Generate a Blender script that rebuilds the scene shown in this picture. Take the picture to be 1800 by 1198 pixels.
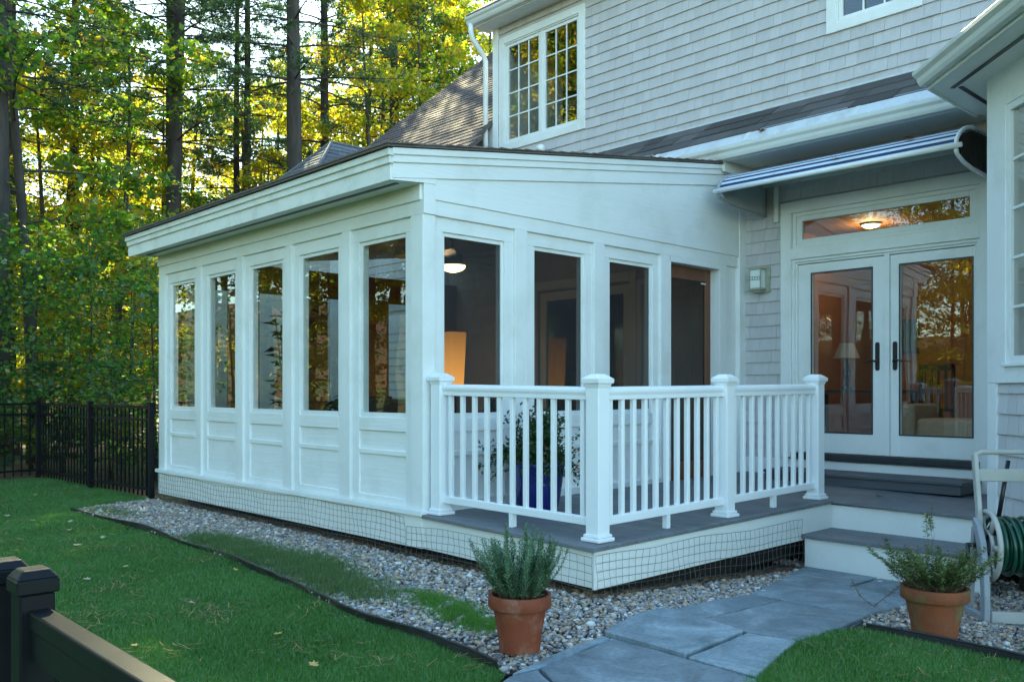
import bpy, bmesh, math, random
import numpy as np
from mathutils import Vector, Matrix

for o in list(bpy.data.objects):
    bpy.data.objects.remove(o)
SC = bpy.context.scene
COL = SC.collection
R = math.radians

# ------------------------------------------------------------------ camera
EYE = 1.32
AZ = R(46.68)                                   # viewing azimuth from +X
cam_d = bpy.data.cameras.new('camera')
cam_d.sensor_width = 36.0
cam_d.lens = 36.0 * 1558.0 / 1800.0
cam_d.shift_y = (686.5 - 599.0) / 1800.0        # level camera, lens shifted up
cam_d.clip_start = 0.05
cam_d.clip_end = 1500
cam = bpy.data.objects.new('camera', cam_d)
COL.objects.link(cam)
cam.location = (0, 0, EYE)
cam.rotation_euler = (R(90), 0, AZ - R(90))
SC.camera = cam

# ------------------------------------------------------------------ light
SUN_AZ, SUN_EL = R(61), R(37.5)
sd = Vector((math.cos(SUN_AZ) * math.cos(SUN_EL), math.sin(SUN_AZ) * math.cos(SUN_EL), math.sin(SUN_EL)))
W = bpy.data.worlds.new('World')
SC.world = W
W.use_nodes = True
nt = W.node_tree
sky = nt.nodes.new('ShaderNodeTexSky')
sky.sky_type = 'NISHITA'
sky.sun_disc = False
sky.sun_elevation = SUN_EL
sky.sun_rotation = math.atan2(sd.x, sd.y)
sky.altitude = 100
sky.air_density = 1.0
sky.dust_density = 0.4
sky.ozone_density = 0.6
nt.links.new(sky.outputs[0], nt.nodes['Background'].inputs[0])
nt.nodes['Background'].inputs[1].default_value = 0.15
sl = bpy.data.lights.new('sun', 'SUN')
sl.energy = 5.0
sl.angle = R(0.55)
sl.color = (1.0, 0.83, 0.55)
so = bpy.data.objects.new('sun', sl)
COL.objects.link(so)
so.location = sd * 60
so.rotation_euler = sd.to_track_quat('Z', 'Y').to_euler()

SC.view_settings.view_transform = 'Standard'
SC.view_settings.look = 'None'
SC.view_settings.gamma = 1.0
SC.view_settings.exposure = 2.25
SC.view_settings.use_curve_mapping = False
SC.view_settings.use_white_balance = True
SC.view_settings.white_balance_temperature = 6420
SC.view_settings.white_balance_tint = -8
cy = SC.cycles
cy.use_denoising = True
cy.max_bounces = 12
cy.diffuse_bounces = 7
cy.glossy_bounces = 4
cy.transmission_bounces = 6
cy.transparent_max_bounces = 12
cy.sample_clamp_indirect = 6.0
cy.caustics_reflective = False
cy.caustics_refractive = False

# ------------------------------------------------------------------ helpers
def gz(x, y=0):
    return -0.0667 * max(0.0, min(2.8, x - 4.2))
def dz(x, y):                                    # deck falls away from the house
    return 0.318 + 0.012 * (x - 4.27) + 0.018 * (y - 3.75)

def link(o):
    COL.objects.link(o)
    return o
def tag(o, label=None, cat=None, group=None, kind=None):
    if label: o['label'] = label
    if cat: o['category'] = cat
    if group: o['group'] = group
    if kind: o['kind'] = kind
    return o
def thing(name, label, cat, loc=(0, 0, 0), group=None, rz=0.0):
    o = link(bpy.data.objects.new(name, None))
    o.location = loc
    o.rotation_euler = (0, 0, rz)
    o.empty_display_size = 0.1
    return tag(o, label, cat, group)
def put(o, parent, world=True):
    """parent o; with world=True the mesh is in world coordinates"""
    if parent is not None:
        o.parent = parent
        if world and parent.type == 'EMPTY':
            o.matrix_parent_inverse = (Matrix.Translation(parent.location) @ parent.rotation_euler.to_matrix().to_4x4()).inverted()
    return o
def copy_tree(o, parent=None):
    c = o.copy()
    COL.objects.link(c)
    if parent is not None:
        c.parent = parent
    for ch in o.children:
        copy_tree(ch, c)
    return c

class MB:
    def __init__(s):
        s.v, s.f, s.m = [], [], []
        s.mi = 0
    def _a(s, vs, fs):
        b = len(s.v)
        s.v += [tuple(p) for p in vs]
        s.f += [tuple(b + i for i in f) for f in fs]
        s.m += [s.mi] * len(fs)
        return s
    def box(s, x0, x1, y0, y1, z0, z1):
        if x0 > x1: x0, x1 = x1, x0
        if y0 > y1: y0, y1 = y1, y0
        vs = [(x, y, z) for z in (z0, z1) for y in (y0, y1) for x in (x0, x1)]
        return s._a(vs, [(0, 2, 3, 1), (4, 5, 7, 6), (0, 1, 5, 4), (2, 6, 7, 3), (0, 4, 6, 2), (1, 3, 7, 5)])
    def hexa(s, vs):                              # 8 verts in box order
        return s._a(vs, [(0, 2, 3, 1), (4, 5, 7, 6), (0, 1, 5, 4), (2, 6, 7, 3), (0, 4, 6, 2), (1, 3, 7, 5)])
    def prism(s, poly, vec):
        n = len(poly)
        v = Vector(vec)
        a = [Vector(p) for p in poly]
        b = [p + v for p in a]
        fs = [tuple(range(n - 1, -1, -1)), tuple(range(n, 2 * n))]
        fs += [(i, (i + 1) % n, n + (i + 1) % n, n + i) for i in range(n)]
        return s._a(a + b, fs)
    def beam(s, p, q, w, h, up=(0, 0, 1)):
        p, q = Vector(p), Vector(q)
        d = (q - p).normalized()
        u = Vector(up)
        sdv = d.cross(u).normalized()
        u = sdv.cross(d).normalized()
        vs = []
        for c in (p, q):
            for a, b in ((-1, -1), (1, -1), (1, 1), (-1, 1)):
                vs.append(c + sdv * (a * w / 2) + u * (b * h / 2))
        return s._a(vs, [(3, 2, 1, 0), (4, 5, 6, 7), (0, 1, 5, 4), (1, 2, 6, 5), (2, 3, 7, 6), (3, 0, 4, 7)])
    def tube(s, pts, r, n=6, cap=True, closed=False):
        pts = [Vector(p) for p in pts]
        k = len(pts)
        rs = r if isinstance(r, (list, tuple)) else [r] * k
        vs, fs = [], []
        ref = None
        for i, p in enumerate(pts):
            if closed:
                d = pts[(i + 1) % k] - pts[i - 1]
            else:
                d = pts[min(i + 1, k - 1)] - pts[max(i - 1, 0)]
            d = d.normalized() if d.length > 1e-9 else Vector((0, 0, 1))
            if ref is None:
                ref = Vector((0, 0, 1)) if abs(d.z) < .9 else Vector((1, 0, 0))
            a = d.cross(ref)
            if a.length < 1e-6:
                ref = Vector((0, 1, 0)); a = d.cross(ref)
            a.normalize()
            b = d.cross(a).normalized()
            ref = b.cross(d) if False else ref
            for j in range(n):
                t = 2 * math.pi * j / n
                vs.append(p + a * (math.cos(t) * rs[i]) + b * (math.sin(t) * rs[i]))
        kk = k if closed else k - 1
        for i in range(kk):
            i2 = (i + 1) % k
            for j in range(n):
                j2 = (j + 1) % n
                fs.append((i * n + j, i * n + j2, i2 * n + j2, i2 * n + j))
        if cap and not closed:
            fs.append(tuple(range(n - 1, -1, -1)))
            fs.append(tuple((k - 1) * n + j for j in range(n)))
        return s._a(vs, fs)
    def lathe(s, prof, c=(0, 0, 0), n=32, cap0=True, cap1=True, axis='Z'):
        vs, fs = [], []
        for r, z in prof:
            for j in range(n):
                t = 2 * math.pi * j / n
                a, b = r * math.cos(t), r * math.sin(t)
                p = (a, b, z) if axis == 'Z' else ((z, a, b) if axis == 'X' else (b, z, a))
                vs.append((c[0] + p[0], c[1] + p[1], c[2] + p[2]))
        m = len(prof)
        for i in range(m - 1):
            for j in range(n):
                j2 = (j + 1) % n
                fs.append((i * n + j, i * n + j2, (i + 1) * n + j2, (i + 1) * n + j))
        if cap0: fs.append(tuple(range(n - 1, -1, -1)))
        if cap1: fs.append(tuple((m - 1) * n + j for j in range(n)))
        return s._a(vs, fs)
    def build(s, name, mat, parent=None, smooth=False, bevel=0.0, world=True, seg=1):
        me = bpy.data.meshes.new(name)
        me.from_pydata(s.v, [], s.f)
        for m in (mat if isinstance(mat, (list, tuple)) else [mat]):
            me.materials.append(m)
        if any(s.m):
            me.polygons.foreach_set('material_index', s.m)
        if smooth:
            me.polygons.foreach_set('use_smooth', [True] * len(s.f))
        me.update()
        o = link(bpy.data.objects.new(name, me))
        if bevel > 0:
            b = o.modifiers.new('bevel', 'BEVEL')
            b.width = bevel; b.segments = seg; b.limit_method = 'ANGLE'; b.angle_limit = R(40)
            b.harden_normals = False
        return put(o, parent, world)

def np_mesh(name, V, F, mat, parent=None, smooth=False, cols=None, midx=None):
    """V (n,3) F (m,k) numpy"""
    me = bpy.data.meshes.new(name)
    V = np.ascontiguousarray(V, dtype=np.float32)
    F = np.ascontiguousarray(F, dtype=np.int32)
    m, k = F.shape
    me.vertices.add(len(V)); me.vertices.foreach_set('co', V.ravel())
    me.loops.add(m * k); me.loops.foreach_set('vertex_index', F.ravel())
    me.polygons.add(m)
    me.polygons.foreach_set('loop_start', np.arange(0, m * k, k, dtype=np.int32))
    me.polygons.foreach_set('loop_total', np.full(m, k, dtype=np.int32))
    for q in (mat if isinstance(mat, (list, tuple)) else [mat]):
        me.materials.append(q)
    if midx is not None:
        me.polygons.foreach_set('material_index', np.asarray(midx, dtype=np.int32))
    if smooth:
        me.polygons.foreach_set('use_smooth', np.ones(m, dtype=bool))
    me.update(calc_edges=True)
    if cols is not None:
        at = me.color_attributes.new('Col', 'FLOAT_COLOR', 'POINT')
        c4 = np.ones((len(V), 4), dtype=np.float32); c4[:, :3] = cols
        at.data.foreach_set('color', c4.ravel())
    o = link(bpy.data.objects.new(name, me))
    return put(o, parent)

# ------------------------------------------------------------------ materials
def newmat(name):
    m = bpy.data.materials.new(name)
    m.use_nodes = True
    n = m.node_tree
    return m, n, n.nodes['Principled BSDF']
def ramp(n, stops):
    r = n.nodes.new('ShaderNodeValToRGB')
    e = r.color_ramp.elements
    while len(e) < len(stops): e.new(0.5)
    for i, (p, c) in enumerate(stops):
        e[i].position = p
        e[i].color = (*c, 1) if len(c) == 3 else c
    return r
def surf(name, col, rough=0.6, var=0.12, scale=6.0, bump=0.0, bscale=40.0, stretch=(1, 1, 1), rnd=0.0, island=False, spec=0.5, metal=0.0, dirt=None, dscale=1.5, damount=0.5, coat=0.0):
    """painted / plain surface: noise-varied colour, optional grain bump, per-object or per-piece variation, dirt blotches"""
    m, n, b = newmat(name)
    N = n.nodes; L = n.links
    tc = N.new('ShaderNodeTexCoord')
    mp = N.new('ShaderNodeMapping'); mp.inputs['Scale'].default_value = stretch
    L.new(tc.outputs['Object'], mp.inputs['Vector'])
    nz = N.new('ShaderNodeTexNoise'); nz.inputs['Scale'].default_value = scale; nz.inputs['Detail'].default_value = 6
    L.new(mp.outputs[0], nz.inputs['Vector'])
    c = Vector(col)
    r = ramp(n, [(0.3, tuple(c * (1 - var))), (0.7, tuple(min(1, q) for q in c * (1 + var)))])
    L.new(nz.outputs['Fac'], r.inputs[0])
    out = r.outputs[0]
    if rnd > 0:
        if island:
            g = N.new('ShaderNodeNewGeometry'); src = g.outputs['Random Per Island']
        else:
            g = N.new('ShaderNodeObjectInfo'); src = g.outputs['Random']
        mr = N.new('ShaderNodeMapRange'); mr.inputs[3].default_value = 1 - rnd; mr.inputs[4].default_value = 1 + rnd
        L.new(src, mr.inputs[0])
        mu = N.new('ShaderNodeVectorMath'); mu.operation = 'SCALE'
        L.new(out, mu.inputs[0]); L.new(mr.outputs[0], mu.inputs['Scale'])
        out = mu.outputs[0]
    if dirt is not None:
        nd = N.new('ShaderNodeTexNoise'); nd.inputs['Scale'].default_value = dscale; nd.inputs['Detail'].default_value = 9; nd.inputs['Roughness'].default_value = 0.65
        L.new(tc.outputs['Object'], nd.inputs['Vector'])
        rd = ramp(n, [(0.5, (0, 0, 0)), (0.72, (damount,) * 3)])
        L.new(nd.outputs['Fac'], rd.inputs[0])
        mx = N.new('ShaderNodeMixRGB'); mx.inputs[2].default_value = (*dirt, 1)
        L.new(rd.outputs[0], mx.inputs[0]); L.new(out, mx.inputs[1])
        out = mx.outputs[0]
    L.new(out, b.inputs['Base Color'])
    b.inputs['Roughness'].default_value = rough
    b.inputs['Metallic'].default_value = metal
    b.inputs['Specular IOR Level'].default_value = spec
    b.inputs['Coat Weight'].default_value = coat
    if bump > 0:
        nb = N.new('ShaderNodeTexNoise'); nb.inputs['Scale'].default_value = bscale; nb.inputs['Detail'].default_value = 5
        L.new(mp.outputs[0], nb.inputs['Vector'])
        bp = N.new('ShaderNodeBump'); bp.inputs['Strength'].default_value = bump; bp.inputs['Distance'].default_value = 0.01
        L.new(nb.outputs['Fac'], bp.inputs['Height']); L.new(bp.outputs[0], b.inputs['Normal'])
    return m
def glassmat(name, f0=0.055, tint=(0.95, 0.975, 0.965), wav=0.0008):
    """pane: mirror reflection weighted by Schlick's law on |cos|, clear otherwise"""
    m, n, b = newmat(name)
    N = n.nodes; L = n.links
    N.remove(b)
    tr = N.new('ShaderNodeBsdfTransparent'); tr.inputs[0].default_value = (*tint, 1)
    gl = N.new('ShaderNodeBsdfGlossy'); gl.inputs['Roughness'].default_value = 0.0
    lw = N.new('ShaderNodeLayerWeight'); lw.inputs[0].default_value = 0.5
    pw = N.new('ShaderNodeMath'); pw.operation = 'POWER'; pw.inputs[1].default_value = 5.0
    L.new(lw.outputs['Facing'], pw.inputs[0])
    ma = N.new('ShaderNodeMath'); ma.operation = 'MULTIPLY_ADD'; ma.inputs[1].default_value = 1 - f0; ma.inputs[2].default_value = f0
    L.new(pw.outputs[0], ma.inputs[0])
    tc = N.new('ShaderNodeTexCoord')
    nz = N.new('ShaderNodeTexNoise'); nz.inputs['Scale'].default_value = 2.2; nz.inputs['Detail'].default_value = 1
    L.new(tc.outputs['Object'], nz.inputs['Vector'])
    bp = N.new('ShaderNodeBump'); bp.inputs['Strength'].default_value = 1.0; bp.inputs['Distance'].default_value = wav
    L.new(nz.outputs['Fac'], bp.inputs['Height']); L.new(bp.outputs[0], gl.inputs['Normal'])
    mx = N.new('ShaderNodeMixShader')
    L.new(ma.outputs[0], mx.inputs[0]); L.new(tr.outputs[0], mx.inputs[1]); L.new(gl.outputs[0], mx.inputs[2])
    L.new(mx.outputs[0], N['Material Output'].inputs[0])
    return m
def screenmat(name, dens=0.5, col=(0.02, 0.02, 0.022)):
    m, n, b = newmat(name)
    N = n.nodes; L = n.links
    tr = N.new('ShaderNodeBsdfTransparent')
    b.inputs['Base Color'].default_value = (*col, 1); b.inputs['Roughness'].default_value = 0.6
    mx = N.new('ShaderNodeMixShader'); mx.inputs[0].default_value = dens
    L.new(tr.outputs[0], mx.inputs[1]); L.new(b.outputs[0], mx.inputs[2])
    L.new(mx.outputs[0], N['Material Output'].inputs[0])
    return m
def leafmat(name, stops, trans=0.5, tcol=1.0, rnd_obj=0.0, gloss=0.06, rough=0.45, tmul=(1.25, 1.1, 0.5), patch=None):
    m, n, b = newmat(name)
    N = n.nodes; L = n.links
    N.remove(b)
    g = N.new('ShaderNodeNewGeometry')
    src = g.outputs['Random Per Island']
    if rnd_obj > 0:
        oi = N.new('ShaderNodeObjectInfo')
        a = N.new('ShaderNodeMath'); a.operation = 'MULTIPLY_ADD'; a.inputs[1].default_value = rnd_obj; 
        L.new(oi.outputs['Random'], a.inputs[0])
        s2 = N.new('ShaderNodeMath'); s2.operation = 'MULTIPLY'; s2.inputs[1].default_value = 1 - rnd_obj
        L.new(src, s2.inputs[0]); L.new(s2.outputs[0], a.inputs[2])
        src = a.outputs[0]
    r = ramp(n, stops)
    L.new(src, r.inputs[0])
    rout = r.outputs[0]
    if patch:
        tcp = N.new('ShaderNodeTexCoord'); npz = N.new('ShaderNodeTexNoise'); npz.inputs['Scale'].default_value = 1.3; npz.inputs['Detail'].default_value = 4
        L.new(tcp.outputs['Object'], npz.inputs['Vector'])
        rp2 = ramp(n, [(0.36, (0, 0, 0)), (0.66, (0.75, 0.75, 0.75))]); L.new(npz.outputs['Fac'], rp2.inputs[0])
        mp2 = N.new('ShaderNodeMixRGB'); mp2.inputs[2].default_value = (*patch, 1)
        L.new(rp2.outputs[0], mp2.inputs[0]); L.new(rout, mp2.inputs[1]); rout = mp2.outputs[0]
    df = N.new('ShaderNodeBsdfDiffuse'); L.new(rout, df.inputs[0])
    tl = N.new('ShaderNodeBsdfTranslucent')
    ml = N.new('ShaderNodeMixRGB'); ml.blend_type = 'MULTIPLY'; ml.inputs[0].default_value = 1.0
    ml.inputs[2].default_value = (tmul[0] * tcol, tmul[1] * tcol, tmul[2] * tcol, 1)
    L.new(rout, ml.inputs[1]); L.new(ml.outputs[0], tl.inputs[0])
    mx = N.new('ShaderNodeMixShader'); mx.inputs[0].default_value = trans
    L.new(df.outputs[0], mx.inputs[1]); L.new(tl.outputs[0], mx.inputs[2])
    gl = N.new('ShaderNodeBsdfGlossy'); gl.inputs['Roughness'].default_value = rough
    m2 = N.new('ShaderNodeMixShader'); m2.inputs[0].default_value = gloss
    L.new(mx.outputs[0], m2.inputs[1]); L.new(gl.outputs[0], m2.inputs[2])
    L.new(m2.outputs[0], N['Material Output'].inputs[0])
    return m
def emit(name, col, strength):
    m, n, b = newmat(name)
    b.inputs['Base Color'].default_value = (*col, 1)
    b.inputs['Emission Color'].default_value = (*col, 1)
    b.inputs['Emission Strength'].default_value = strength
    return m
def colmat(name, rough=0.6, var=0.15, scale=30.0, bump=0.0, spec=0.4):
    m, n, b = newmat(name)
    N = n.nodes; L = n.links
    a = N.new('ShaderNodeAttribute'); a.attribute_name = 'Col'
    tc = N.new('ShaderNodeTexCoord')
    nz = N.new('ShaderNodeTexNoise'); nz.inputs['Scale'].default_value = scale; nz.inputs['Detail'].default_value = 4
    L.new(tc.outputs['Object'], nz.inputs['Vector'])
    mr = N.new('ShaderNodeMapRange'); mr.inputs[1].default_value = .3; mr.inputs[2].default_value = .7; mr.inputs[3].default_value = 1 - var; mr.inputs[4].default_value = 1 + var
    L.new(nz.outputs['Fac'], mr.inputs[0])
    mu = N.new('ShaderNodeVectorMath'); mu.operation = 'SCALE'
    L.new(a.outputs['Color'], mu.inputs[0]); L.new(mr.outputs[0], mu.inputs['Scale'])
    L.new(mu.outputs[0], b.inputs['Base Color'])
    b.inputs['Roughness'].default_value = rough; b.inputs['Specular IOR Level'].default_value = spec
    return m

M = {}
M['white'] = surf('white_paint', (0.76, 0.78, 0.77), 0.45, 0.04, 3, 0.3, 45, (1, 1, 0.06), dirt=(0.55, 0.56, 0.5), dscale=2.2, damount=0.4)
M['white_h'] = surf('white_paint_horizontal', (0.76, 0.78, 0.77), 0.45, 0.04, 3, 0.3, 45, (0.06, 0.06, 1), dirt=(0.55, 0.56, 0.5), dscale=2.2, damount=0.4)
M['fascia'] = surf('weathered_white_paint', (0.72, 0.74, 0.71), 0.5, 0.04, 5, 0.1, 30, (0.3, 0.3, 1), dirt=(0.38, 0.38, 0.33), dscale=5, damount=0.4)
M['skirt'] = surf('white_skirt_paint', (0.78, 0.79, 0.75), 0.55, 0.04, 4, 0.15, 25, dirt=(0.48, 0.46, 0.38), dscale=4, damount=0.25)
M['vinyl'] = surf('white_vinyl', (0.80, 0.82, 0.83), 0.32, 0.02, 2, dirt=(0.6, 0.6, 0.55), dscale=3, damount=0.15)
M['shingle'] = surf('grey_shingle_paint', (0.505, 0.49, 0.495), 0.6, 0.05, 8, 0.35, 60, (1, 1, 0.08), rnd=0.06)
M['shingles'] = surf('grey_shingle_paint_pieces', (0.505, 0.49, 0.495), 0.6, 0.05, 8, 0.35, 60, (1, 1, 0.08), rnd=0.06, island=True)
M['roof'] = surf('asphalt_shingle', (0.125, 0.115, 0.112), 0.85, 0.35, 90, 0.5, 250, rnd=0.28, spec=0.08)
M['roofs'] = surf('asphalt_shingle_pieces', (0.16, 0.128, 0.122), 0.85, 0.35, 60, 0.5, 250, rnd=0.28, island=True, spec=0.08)
M['roofgrey'] = surf('asphalt_shingle_grey_pieces', (0.17, 0.175, 0.19), 0.85, 0.35, 60, 0.5, 250, rnd=0.2, island=True, spec=0.08)
M['deck'] = surf('grey_composite_deck', (0.15, 0.158, 0.17), 0.55, 0.18, 14, 0.5, 60, (8, 0.35, 8), rnd=0.10, dirt=(0.09, 0.085, 0.08), dscale=6, damount=0.5)
M['stepdark'] = surf('dark_step_paint', (0.075, 0.082, 0.095), 0.5, 0.15, 10, 0.3, 50, (6, 0.4, 6))
M['bronze'] = surf('dark_bronze_sill', (0.03, 0.034, 0.04), 0.4, 0.2, 10)
M['black'] = surf('black_powder_coat', (0.008, 0.009, 0.011), 0.42, 0.2, 20, spec=0.16)
M['blackplastic'] = surf('black_plastic_edging', (0.015, 0.015, 0.016), 0.5, 0.3, 8, 0.2, 30)
M['blackhandle'] = surf('black_handle', (0.012, 0.012, 0.013), 0.35, 0.1, 20)
M['shadowgap'] = surf('painted_shadow_gap', (0.02, 0.016, 0.013), 0.9, 0.4, 20)  # near-black colour painted in for the shade below the skirts
M['glass'] = glassmat('window_glass', 0.06)
M['glass2'] = glassmat('insulated_glass', 0.075, wav=0.0016)
M['screen'] = screenmat('insect_screen', 0.42)
M['wire'] = surf('galvanised_wire', (0.10, 0.10, 0.10), 0.5, 0.4, 30, dirt=(0.10, 0.045, 0.02), dscale=6, damount=0.7)
M['alu'] = surf('white_aluminium', (0.68, 0.70, 0.68), 0.35, 0.03, 3, dirt=(0.42, 0.42, 0.36), dscale=3, damount=0.35)
M['guard'] = surf('gutter_guard', (0.62, 0.65, 0.68), 0.4, 0.08, 40, 0.6, 120, dirt=(0.35, 0.28, 0.2), dscale=5, damount=0.5)
M['terracotta'] = surf('terracotta', (0.19, 0.042, 0.014), 0.75, 0.14, 8, 0.2, 60, dirt=(0.34, 0.20, 0.13), dscale=9, damount=0.55)
M['terracotta_m'] = surf('mossy_terracotta', (0.19, 0.052, 0.017), 0.8, 0.18, 8, 0.25, 60, dirt=(0.13, 0.14, 0.055), dscale=7, damount=0.8)
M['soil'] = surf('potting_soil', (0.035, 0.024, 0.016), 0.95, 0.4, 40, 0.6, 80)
M['bluepot'] = surf('cobalt_glaze', (0.012, 0.02, 0.16), 0.12, 0.2, 6, coat=0.5)
def bluestone():
    m, n, b = newmat('bluestone')
    N = n.nodes; L = n.links
    tc = N.new('ShaderNodeTexCoord'); oi = N.new('ShaderNodeObjectInfo')
    ad = N.new('ShaderNodeVectorMath'); ad.operation = 'ADD'
    sc_ = N.new('ShaderNodeVectorMath'); sc_.operation = 'SCALE'; sc_.inputs['Scale'].default_value = 40
    L.new(oi.outputs['Random'], sc_.inputs[0]); L.new(tc.outputs['Object'], ad.inputs[0]); L.new(sc_.outputs[0], ad.inputs[1])
    n1 = N.new('ShaderNodeTexNoise'); n1.inputs['Scale'].default_value = 2.6; n1.inputs['Detail'].default_value = 9; n1.inputs['Roughness'].default_value = .62; n1.inputs['Distortion'].default_value = 1.1
    L.new(ad.outputs[0], n1.inputs['Vector'])
    r1 = ramp(n, [(0.30, (0.085, 0.112, 0.132)), (0.48, (0.15, 0.19, 0.215)), (0.58, (0.19, 0.235, 0.265)), (0.72, (0.30, 0.345, 0.37))])
    L.new(n1.outputs['Fac'], r1.inputs[0])
    n2 = N.new('ShaderNodeTexNoise'); n2.inputs['Scale'].default_value = 45; n2.inputs['Detail'].default_value = 5
    L.new(ad.outputs[0], n2.inputs['Vector'])
    mr = N.new('ShaderNodeMapRange'); mr.inputs[1].default_value = .3; mr.inputs[2].default_value = .7; mr.inputs[3].default_value = .82; mr.inputs[4].default_value = 1.15
    L.new(n2.outputs['Fac'], mr.inputs[0])
    mo = N.new('ShaderNodeMapRange'); mo.inputs[3].default_value = .78; mo.inputs[4].default_value = 1.25
    L.new(oi.outputs['Random'], mo.inputs[0])
    mm = N.new('ShaderNodeMath'); mm.operation = 'MULTIPLY'; L.new(mr.outputs[0], mm.inputs[0]); L.new(mo.outputs[0], mm.inputs[1])
    mu = N.new('ShaderNodeVectorMath'); mu.operation = 'SCALE'; L.new(r1.outputs[0], mu.inputs[0]); L.new(mm.outputs[0], mu.inputs['Scale'])
    L.new(mu.outputs[0], b.inputs['Base Color']); b.inputs['Roughness'].default_value = .62
    # cleft ledges
    n3 = N.new('ShaderNodeTexNoise'); n3.inputs['Scale'].default_value = 1.7; n3.inputs['Detail'].default_value = 6; n3.inputs['Distortion'].default_value = .8
    L.new(ad.outputs[0], n3.inputs['Vector'])
    r3 = ramp(n, [(0.0, (0, 0, 0)), (0.44, (.3, .3, .3)), (0.5, (.6, .6, .6)), (0.57, (1, 1, 1))]); r3.color_ramp.interpolation = 'CONSTANT'
    L.new(n3.outputs['Fac'], r3.inputs[0])
    b1 = N.new('ShaderNodeBump'); b1.inputs['Strength'].default_value = .8; b1.inputs['Distance'].default_value = .006
    L.new(r3.outputs[0], b1.inputs['Height'])
    b2 = N.new('ShaderNodeBump'); b2.inputs['Strength'].default_value = .35; b2.inputs['Distance'].default_value = .006
    L.new(n2.outputs['Fac'], b2.inputs['Height']); L.new(b1.outputs[0], b2.inputs['Normal']); L.new(b2.outputs[0], b.inputs['Normal'])
    return m
M['bluestone'] = bluestone()
M['slabbed'] = surf('joint_sand', (0.05, 0.044, 0.036), 0.95, 0.4, 60, 0.5, 120)
M['bark'] = surf('pine_bark', (0.048, 0.038, 0.033), 0.9, 0.45, 7, 1.0, 14, (1, 1, 0.22), dirt=(0.07, 0.075, 0.065), dscale=1.5, damount=0.5)
M['bark2'] = surf('grey_bark', (0.06, 0.05, 0.042), 0.9, 0.35, 8, 0.8, 18, (1, 1, 0.3), dirt=(0.10, 0.11, 0.085), dscale=2, damount=0.5)
M['twig'] = surf('twig', (0.07, 0.05, 0.035), 0.9, 0.3, 20)
M['wood'] = surf('stained_wood', (0.14, 0.055, 0.025), 0.45, 0.25, 5, 0.1, 30, (1, 1, 0.1))
M['ceilwood'] = surf('ceiling_boards', (0.22, 0.11, 0.065), 0.5, 0.2, 5, 0.1, 30, (0.1, 1, 1))
M['intfloor'] = surf('interior_floor', (0.10, 0.09, 0.085), 0.6, 0.2, 6)
M['tanwall'] = surf('tan_wall', (0.34, 0.15, 0.06), 0.8, 0.05, 4)
M['hardwood'] = surf('oak_floor', (0.25, 0.13, 0.06), 0.35, 0.2, 6, 0.05, 30, (0.1, 1, 1), rnd=0.1)
M['cream'] = surf('cream_fabric', (0.55, 0.42, 0.30), 0.9, 0.08, 20, 0.3, 200)
M['navy'] = surf('navy_fabric', (0.02, 0.035, 0.09), 0.9, 0.15, 30, 0.3, 200)
M['wicker'] = surf('dark_wicker', (0.045, 0.028, 0.02), 0.6, 0.4, 60, 0.8, 120)
M['cushion'] = surf('rust_cushion', (0.35, 0.15, 0.08), 0.9, 0.12, 20, 0.3, 200)
M['floral'] = surf('floral_cushion', (0.35, 0.22, 0.16), 0.9, 0.5, 14)

# ================================================================== SETTING: ground
def sheet(name, poly, z, mat, kind='structure', cuts=(4.2, 7.0), parent=None):
    bm = bmesh.new()
    f = bm.faces.new([bm.verts.new((x, y, 0)) for x, y in poly])
    for c in cuts:
        bmesh.ops.bisect_plane(bm, geom=bm.verts[:] + bm.edges[:] + bm.faces[:], plane_co=(c, 0, 0), plane_no=(1, 0, 0))
    bmesh.ops.triangulate(bm, faces=bm.faces[:])
    for v in bm.verts:
        v.co.z = gz(v.co.x) + z
    bmesh.ops.recalc_face_normals(bm, faces=bm.faces[:])
    for f in bm.faces:
        if f.normal.z < 0: f.normal_flip()
    me = bpy.data.meshes.new(name)
    bm.to_mesh(me); bm.free()
    me.materials.append(mat)
    o = link(bpy.data.objects.new(name, me))
    if kind: o['kind'] = kind
    return put(o, parent)

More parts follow.
